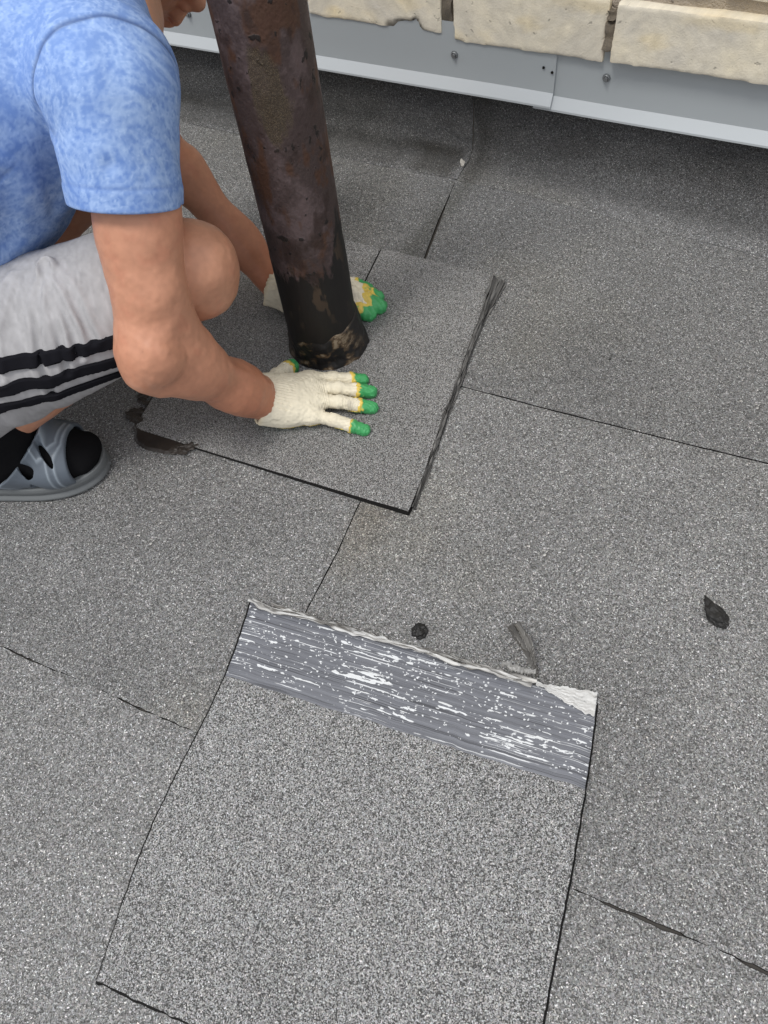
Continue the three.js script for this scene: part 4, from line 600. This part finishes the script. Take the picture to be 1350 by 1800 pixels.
// --- gloves
const knit = std({ vertexColors: true, roughness: 0.93 }), latex = std({ vertexColors: true, roughness: 0.42 });
function glove(side, W, arm, F, label) {
  const f = []; const pc = vmix(W, vmix(F[1][0], F[2][0], 0.5), 0.5);
  for (let i = 0; i < 4; i++) f.push(fcap(vmix(W, pc, 0.15).map((q, k) => q + (F[i][0][k] - pc[k]) * 0.28), F[i][0], 0.0215, 0.0165, [0, 1, 0], 1.12));
  const palm = uni(0.02, ...f, ell(vadd(pc, [0, -0.006, 0]), [0.036, 0.016, 0.034]));
  const fing = F.map((c, i) => { const r = c[4] ?? 0.0112; return uni(0.004, cap(c[0], c[1], r * 1.14, r * 1.04), cap(c[1], c[2], r * 1.05, r), cap(c[2], c[3], r, r * 0.9)); });
  const cuffA = vadd(W, arm, -0.03), cuffIn = fcap(vadd(W, arm, -0.09), vadd(W, arm, 0.004), 0.0405, 0.037, [0.3, 0.9, 0], 1.25), cuffOut = fcap(cuffA, vadd(W, arm, 0.022), 0.0435, 0.039, [0.3, 0.9, 0], 1.25);
  const rim = p => -(vdot(vsub(p, W), arm) + 0.014);
  const base = (x, y, z) => {
    const p = [x, y, z]; let d = palm(x, y, z); for (let i = 0; i < 4; i++) d = smin(d, fing[i](x, y, z), 0.008); d = smin(d, fing[4](x, y, z), 0.018);
    d = smin(d, cuffOut(x, y, z), 0.018); d = smax(d, rim(p) + 0.0015 * noise(x * 90, y * 90, z * 90), 0.004); d = smax(d, -cuffIn(x, y, z), 0.003); return d;
  };
  const knuck = vmix(F[1][0], F[2][0], 0.5);
  const full = (x, y, z) => {
    const d = base(x, y, z); if (Math.abs(d) > 0.012) return d; const p = [x, y, z], s = vdot(vsub(p, W), arm), ax = vadd(W, arm, s), rel = vsub(p, ax);
    const ang = Math.atan2(rel[1] + 0.03, rel[2] - 0.1 * rel[0]), cuff = sstep(0.045, 0.015, s); const ribs = 0.0006 * Math.sin((z + 0.25 * y) * Math.PI * 2 / 0.0042) * cuff;
    const wr = 0.0013 * fbm(x * 60, y * 60, z * 60, 3) + 0.001 * Math.sin(x * 420 + 60 * noise(x * 20, 1, z * 20)) * sstep(0.06, 0.085, Math.hypot(...vsub(p, W))) * 0.5 + 0.0006 * noise(x * 260, y * 260, z * 260);
    return d - ribs - wr;
  };
  const zone = (x, y, z) => { let d = 1e9; for (let i = 0; i < 5; i++) { const c = F[i], q = vmix(c[3], c[2], c[5] ?? 0.62); d = Math.min(d, cap(vadd(c[3], vsub(c[3], c[2]), 0.6), q, 0.019, 0.015)(x, y, z)); } d = Math.min(d, y - 0.0155 - 0.005 * noise(x * 60, 1, z * 60)); return d + 0.0028 * fbm(x * 110, y * 110, z * 110, 3); };
  const lo = [Math.min(W[0] - 0.07, ...F.map(c => c[3][0] - 0.03)), 0.0, Math.min(W[2] - 0.06, ...F.map(c => c[3][2] - 0.03))], hi = [Math.max(W[0], ...F.map(c => c[3][0])) + 0.03, 0.12, Math.max(W[2], ...F.map(c => c[3][2])) + 0.06];
  const grime = (x, y, z) => 0.6 * sstep(0.02, 0.45, fbm(x * 40, y * 40, z * 40, 4)) * sstep(0.05, 0.09, Math.hypot(x - W[0], y - W[1], z - W[2]));
  const m = part('glove', meshField(full, lo, hi, 0.0014, (x, y, z) => { const g = grime(x, y, z), v = 1 + 0.06 * noise(x * 300, y * 300, z * 300) + 0.05 * fbm(x * 30, y * 30, z * 30); let c = mix3([0.77, 0.71, 0.56], [0.44, 0.40, 0.34], g); const s = -rim([x, y, z]); c = mix3(c, [0.74, 0.62, 0.40], 0.5 * Math.exp(-((s / 0.004) ** 2))); return c.map(q => q * v); }), knit, man);
  m.userData.label = label;
  const cf = (x, y, z) => Math.max(full(x, y, z) - 0.0009, zone(x, y, z), -full(x, y, z) - 0.004);
  const cg = meshField(cf, lo, hi, 0.0014, (x, y, z) => { const k = zone(x, y, z) + 0.0025 * fbm(x * 50, y * 50, z * 50, 3), gr = sstep(-0.0018, -0.0030, k), v = 1 + 0.14 * fbm(x * 60, y * 60, z * 60, 3); return mix3([0.72, 0.53, 0.10], [0.055, 0.345, 0.115], gr).map(q => q * v); });
  cg.translate(-man.position.x, 0, -man.position.z); const cm = shadowed(new THREE.Mesh(cg, latex)); cm.name = 'latex_coating'; m.add(cm);
}
const bend = (a, t, h, drop = 0.45) => { const p1 = vmix(a, t, 0.45), p2 = vmix(a, t, 0.76); p1[1] += h; p2[1] += h * drop; return [a, p1, p2, t]; };
const rA = vnorm(vsub([-0.075, 0.03, -0.835], J.rw)), lA = vnorm(vsub([-0.045, 0.035, -1.05], J.lw));
glove('right', J.rw, vnorm([0.95, -0.42, -0.02]), [
  [...bend([-0.084, 0.031, -0.869], [-0.001, 0.0115, -0.871], 0.004), 0.0096, 0.5],
  [...bend([-0.080, 0.033, -0.848], [0.009, 0.0125, -0.842], 0.005), 0.0101, 0.62],
  [...bend([-0.080, 0.031, -0.826], [0.007, 0.0115, -0.810], 0.005), 0.0099, 0.55],
  [...bend([-0.088, 0.027, -0.803], [-0.010, 0.011, -0.770], 0.004), 0.0092, 0.5],
  [[-0.142, 0.034, -0.866], [-0.130, 0.029, -0.890], [-0.118, 0.021, -0.907], [-0.110, 0.015, -0.919], 0.0125, 0.45],
], 'right glove, the one nearer the viewer');
glove('left', J.lw, vnorm([0.93, -0.3, 0.25]), [
  [...bend([-0.046, 0.034, -1.036], [0.026, 0.0145, -1.012], 0.010), 0.0125, 0.9],
  [...bend([-0.042, 0.036, -1.054], [0.046, 0.0155, -1.026], 0.014), 0.0130, 1.05],
  [...bend([-0.044, 0.034, -1.073], [0.044, 0.0145, -1.051], 0.014), 0.0122, 0.9],
  [...bend([-0.054, 0.030, -1.092], [0.030, 0.013, -1.079], 0.010), 0.0110, 0.7],
  [[-0.096, 0.030, -1.045], [-0.078, 0.026, -1.027], [-0.068, 0.02, -1.018], [-0.058, 0.014, -1.014 - 0.024], 0.0112, 0.4],
], 'left glove, behind the foot of the pipe');
// --- socks and sandals
const sockM = new THREE.MeshPhysicalMaterial({ color: new THREE.Color().setRGB(0.007, 0.007, 0.008), roughness: 0.95, specularIntensity: 0.2, sheen: 0.1 });
function foot(ax, az, toeX, toeZ, dirx, dirz, ankle) {
  const L = 0.235, o = [toeX, 0, toeZ], X = (a, c, y) => [o[0] - dirx * a - dirz * c, y, o[2] - dirz * a + dirx * c]; // a behind the toe tip, c outwards
  return { X, f: uni(0.03, fcap(X(0.052, -0.008, 0.046), X(0.012, -0.014, 0.040), 0.030, 0.020, [0, 1, 0], 1.25), fcap(X(0.055, 0.012, 0.044), X(0.019, 0.013, 0.037), 0.029, 0.020, [0, 1, 0], 1.3), fcap(X(0.055, 0, 0.05), X(0.13, 0, 0.062), 0.036, 0.034, [0, 1, 0], 1.1), cap(X(0.13, 0, 0.062), X(0.215, 0, 0.052), 0.036, 0.032), cap(X(0.10, 0, 0.068), ankle, 0.033, 0.042), cap(ankle, vadd(ankle, [0.036, 0.022, -0.005]), 0.046, 0.047)) };
}
function sandal(ft, dirx, dirz, label) {
  const rub = std({ vertexColors: true, roughness: 0.42 }), solem = std({ color: new THREE.Color().setRGB(0.14, 0.15, 0.155), roughness: 0.6 });
  const o = ft.X(0, 0, 0), loc = (x, z) => { const px = x - o[0], pz = z - o[2]; return [-(px * dirx + pz * dirz), -px * dirz + pz * dirx]; };
  const halfw = a => { const t = clamp(a / 0.262); return 0.052 * Math.sqrt(Math.max(0, 1 - ((0.30 - Math.min(t, 0.30)) / 0.30) ** 2.2)) * (t < 0.30 ? 1 : mix(1, 0.72, sstep(0.3, 0.75, t))) * Math.sqrt(Math.max(0, 1 - Math.max(0, (t - 0.87) / 0.13) ** 2)); };
  const sole2 = (x, z) => { const [a, c] = loc(x, z), w = halfw(a + 0.012); const e = Math.abs(c + 0.002) - w; return Math.max(e * 0.8, -(a + 0.012), a - 0.252); };
  const soleF = (x, y, z) => { const e = sole2(x, z), s = smax(e - 0.002 * Math.sin(y * 300), Math.abs(y - 0.013) - 0.011, 0.005); const rimF = smax(Math.abs(e + 0.004) - 0.004, Math.abs(y - 0.022) - 0.007, 0.003); return smin(s, rimF, 0.002); };
  const lo = [o[0] - 0.29 * Math.abs(dirx) - 0.07, 0.0, o[2] - 0.12], hi = [o[0] + 0.05, 0.16, o[2] + 0.12];
  const g = new THREE.Group(); g.name = 'sandal'; g.userData.label = label; man.add(g);
  part('sole', meshField(soleF, lo, hi, 0.0022), solem, g);
  const seg = (a, c, A, C, B, D) => { const px = a - A, pz = c - C, ex = B - A, ez = D - C, h = clamp((px * ex + pz * ez) / (ex * ex + ez * ez)); return Math.hypot(px - ex * h, pz - ez * h); };
  const lines = [[[0.040, -0.03], [0.046, 0.010], [0.060, 0.026], [0.064, 0.05]], [[0.056, -0.030], [0.057, 0.006], [0.060, 0.030], [0.072, 0.036], [0.079, 0.022], [0.080, 0.004], [0.062, -0.022]], [[0.072, -0.034], [0.092, -0.006], [0.106, 0.008], [0.110, 0.030], [0.124, 0.040], [0.14, 0.044]], [[0.034, -0.03], [0.040, 0.012], [0.052, 0.034], [0.054, 0.05]], [[0.086, -0.012], [0.098, -0.004], [0.092, 0.010], [0.081, 0.003], [0.086, -0.012]]];
  const strapF = (x, y, z) => {
    const s = ft.f(x, y, z), [a, c] = loc(x, z); let b = Math.abs(s - 0.0052) - 0.0026; if (b > 0.01) return b; let em = 1e9; for (const l of lines) for (let i = 0; i + 1 < l.length; i++) em = Math.min(em, seg(a + 0.012, c - 0.006, ...l[i], ...l[i + 1])); b -= 0.0012 * Math.exp(-((em / 0.002) ** 2));
    const front = 0.020 + 0.08 * (c + 0.03) - a, back = (a - Math.max(0.050, 0.041 + 2.2 * (c - 0.014))) * 0.5; let d = smax(smax(b, front, 0.002), (y - (0.100 - 0.8 * (a - 0.064))) * 0.6, 0.002); d = smax(d, 0.013 - y, 0.002);
    const h1 = (a2, c2, ra, rc, k) => (Math.hypot((a - a2 - k * (c - c2)) / ra, (c - c2) / rc) - 1) * Math.min(ra, rc);
    d = smax(d, -h1(0.048, 0.034, 0.0055, 0.012, -0.4), 0.002); d = smax(d, -h1(0.078, 0.047, 0.009, 0.005, 0), 0.002); return d;
  };
  part('strap', meshField(strapF, lo, hi, 0.0016, (x, y, z) => { const [a, c] = loc(x, z); let em = 1e9; for (const l of lines) for (let i = 0; i + 1 < l.length; i++) em = Math.min(em, seg(a + 0.012, c - 0.006, ...l[i], ...l[i + 1])); const k = 0.75 * Math.exp(-((em / 0.0016) ** 2)), v = 1 + 0.15 * fbm(x * 50, y * 50, z * 50, 3); return mix3([0.115, 0.138, 0.168], [0.32, 0.37, 0.42], k).map(q => q * v); }), rub, g);
}
const rf = foot(0, 0, -0.408, -0.786, 1, 0.02, J.ra), lf = foot(0, 0, -0.36, -1.13, 1, 0.0, J.la);
for (const [ft, l] of [[rf, 'right'], [lf, 'left']]) { const o = ft.X(0.1, 0, 0); part('sock', meshField((x, y, z) => ft.f(x, y, z) - 0.001 * fbm(x * 60, y * 60, z * 60, 3), [o[0] - 0.18, 0.0, o[2] - 0.09], [o[0] + 0.12, 0.22, o[2] + 0.09], 0.003), sockM, man); }
sandal(rf, 1, 0.02, 'grey blue sandal on the right foot'); sandal(lf, 1, 0, 'grey blue sandal on the left foot');
scene.userData.done = true;
const renderer = new THREE.WebGLRenderer({ antialias: true });
renderer.setSize(768, 1024); renderer.toneMapping = THREE.LinearToneMapping; renderer.toneMappingExposure = EXPOSURE;
renderer.shadowMap.enabled = true; renderer.shadowMap.type = THREE.PCFSoftShadowMap;
renderer.render(scene, camera);
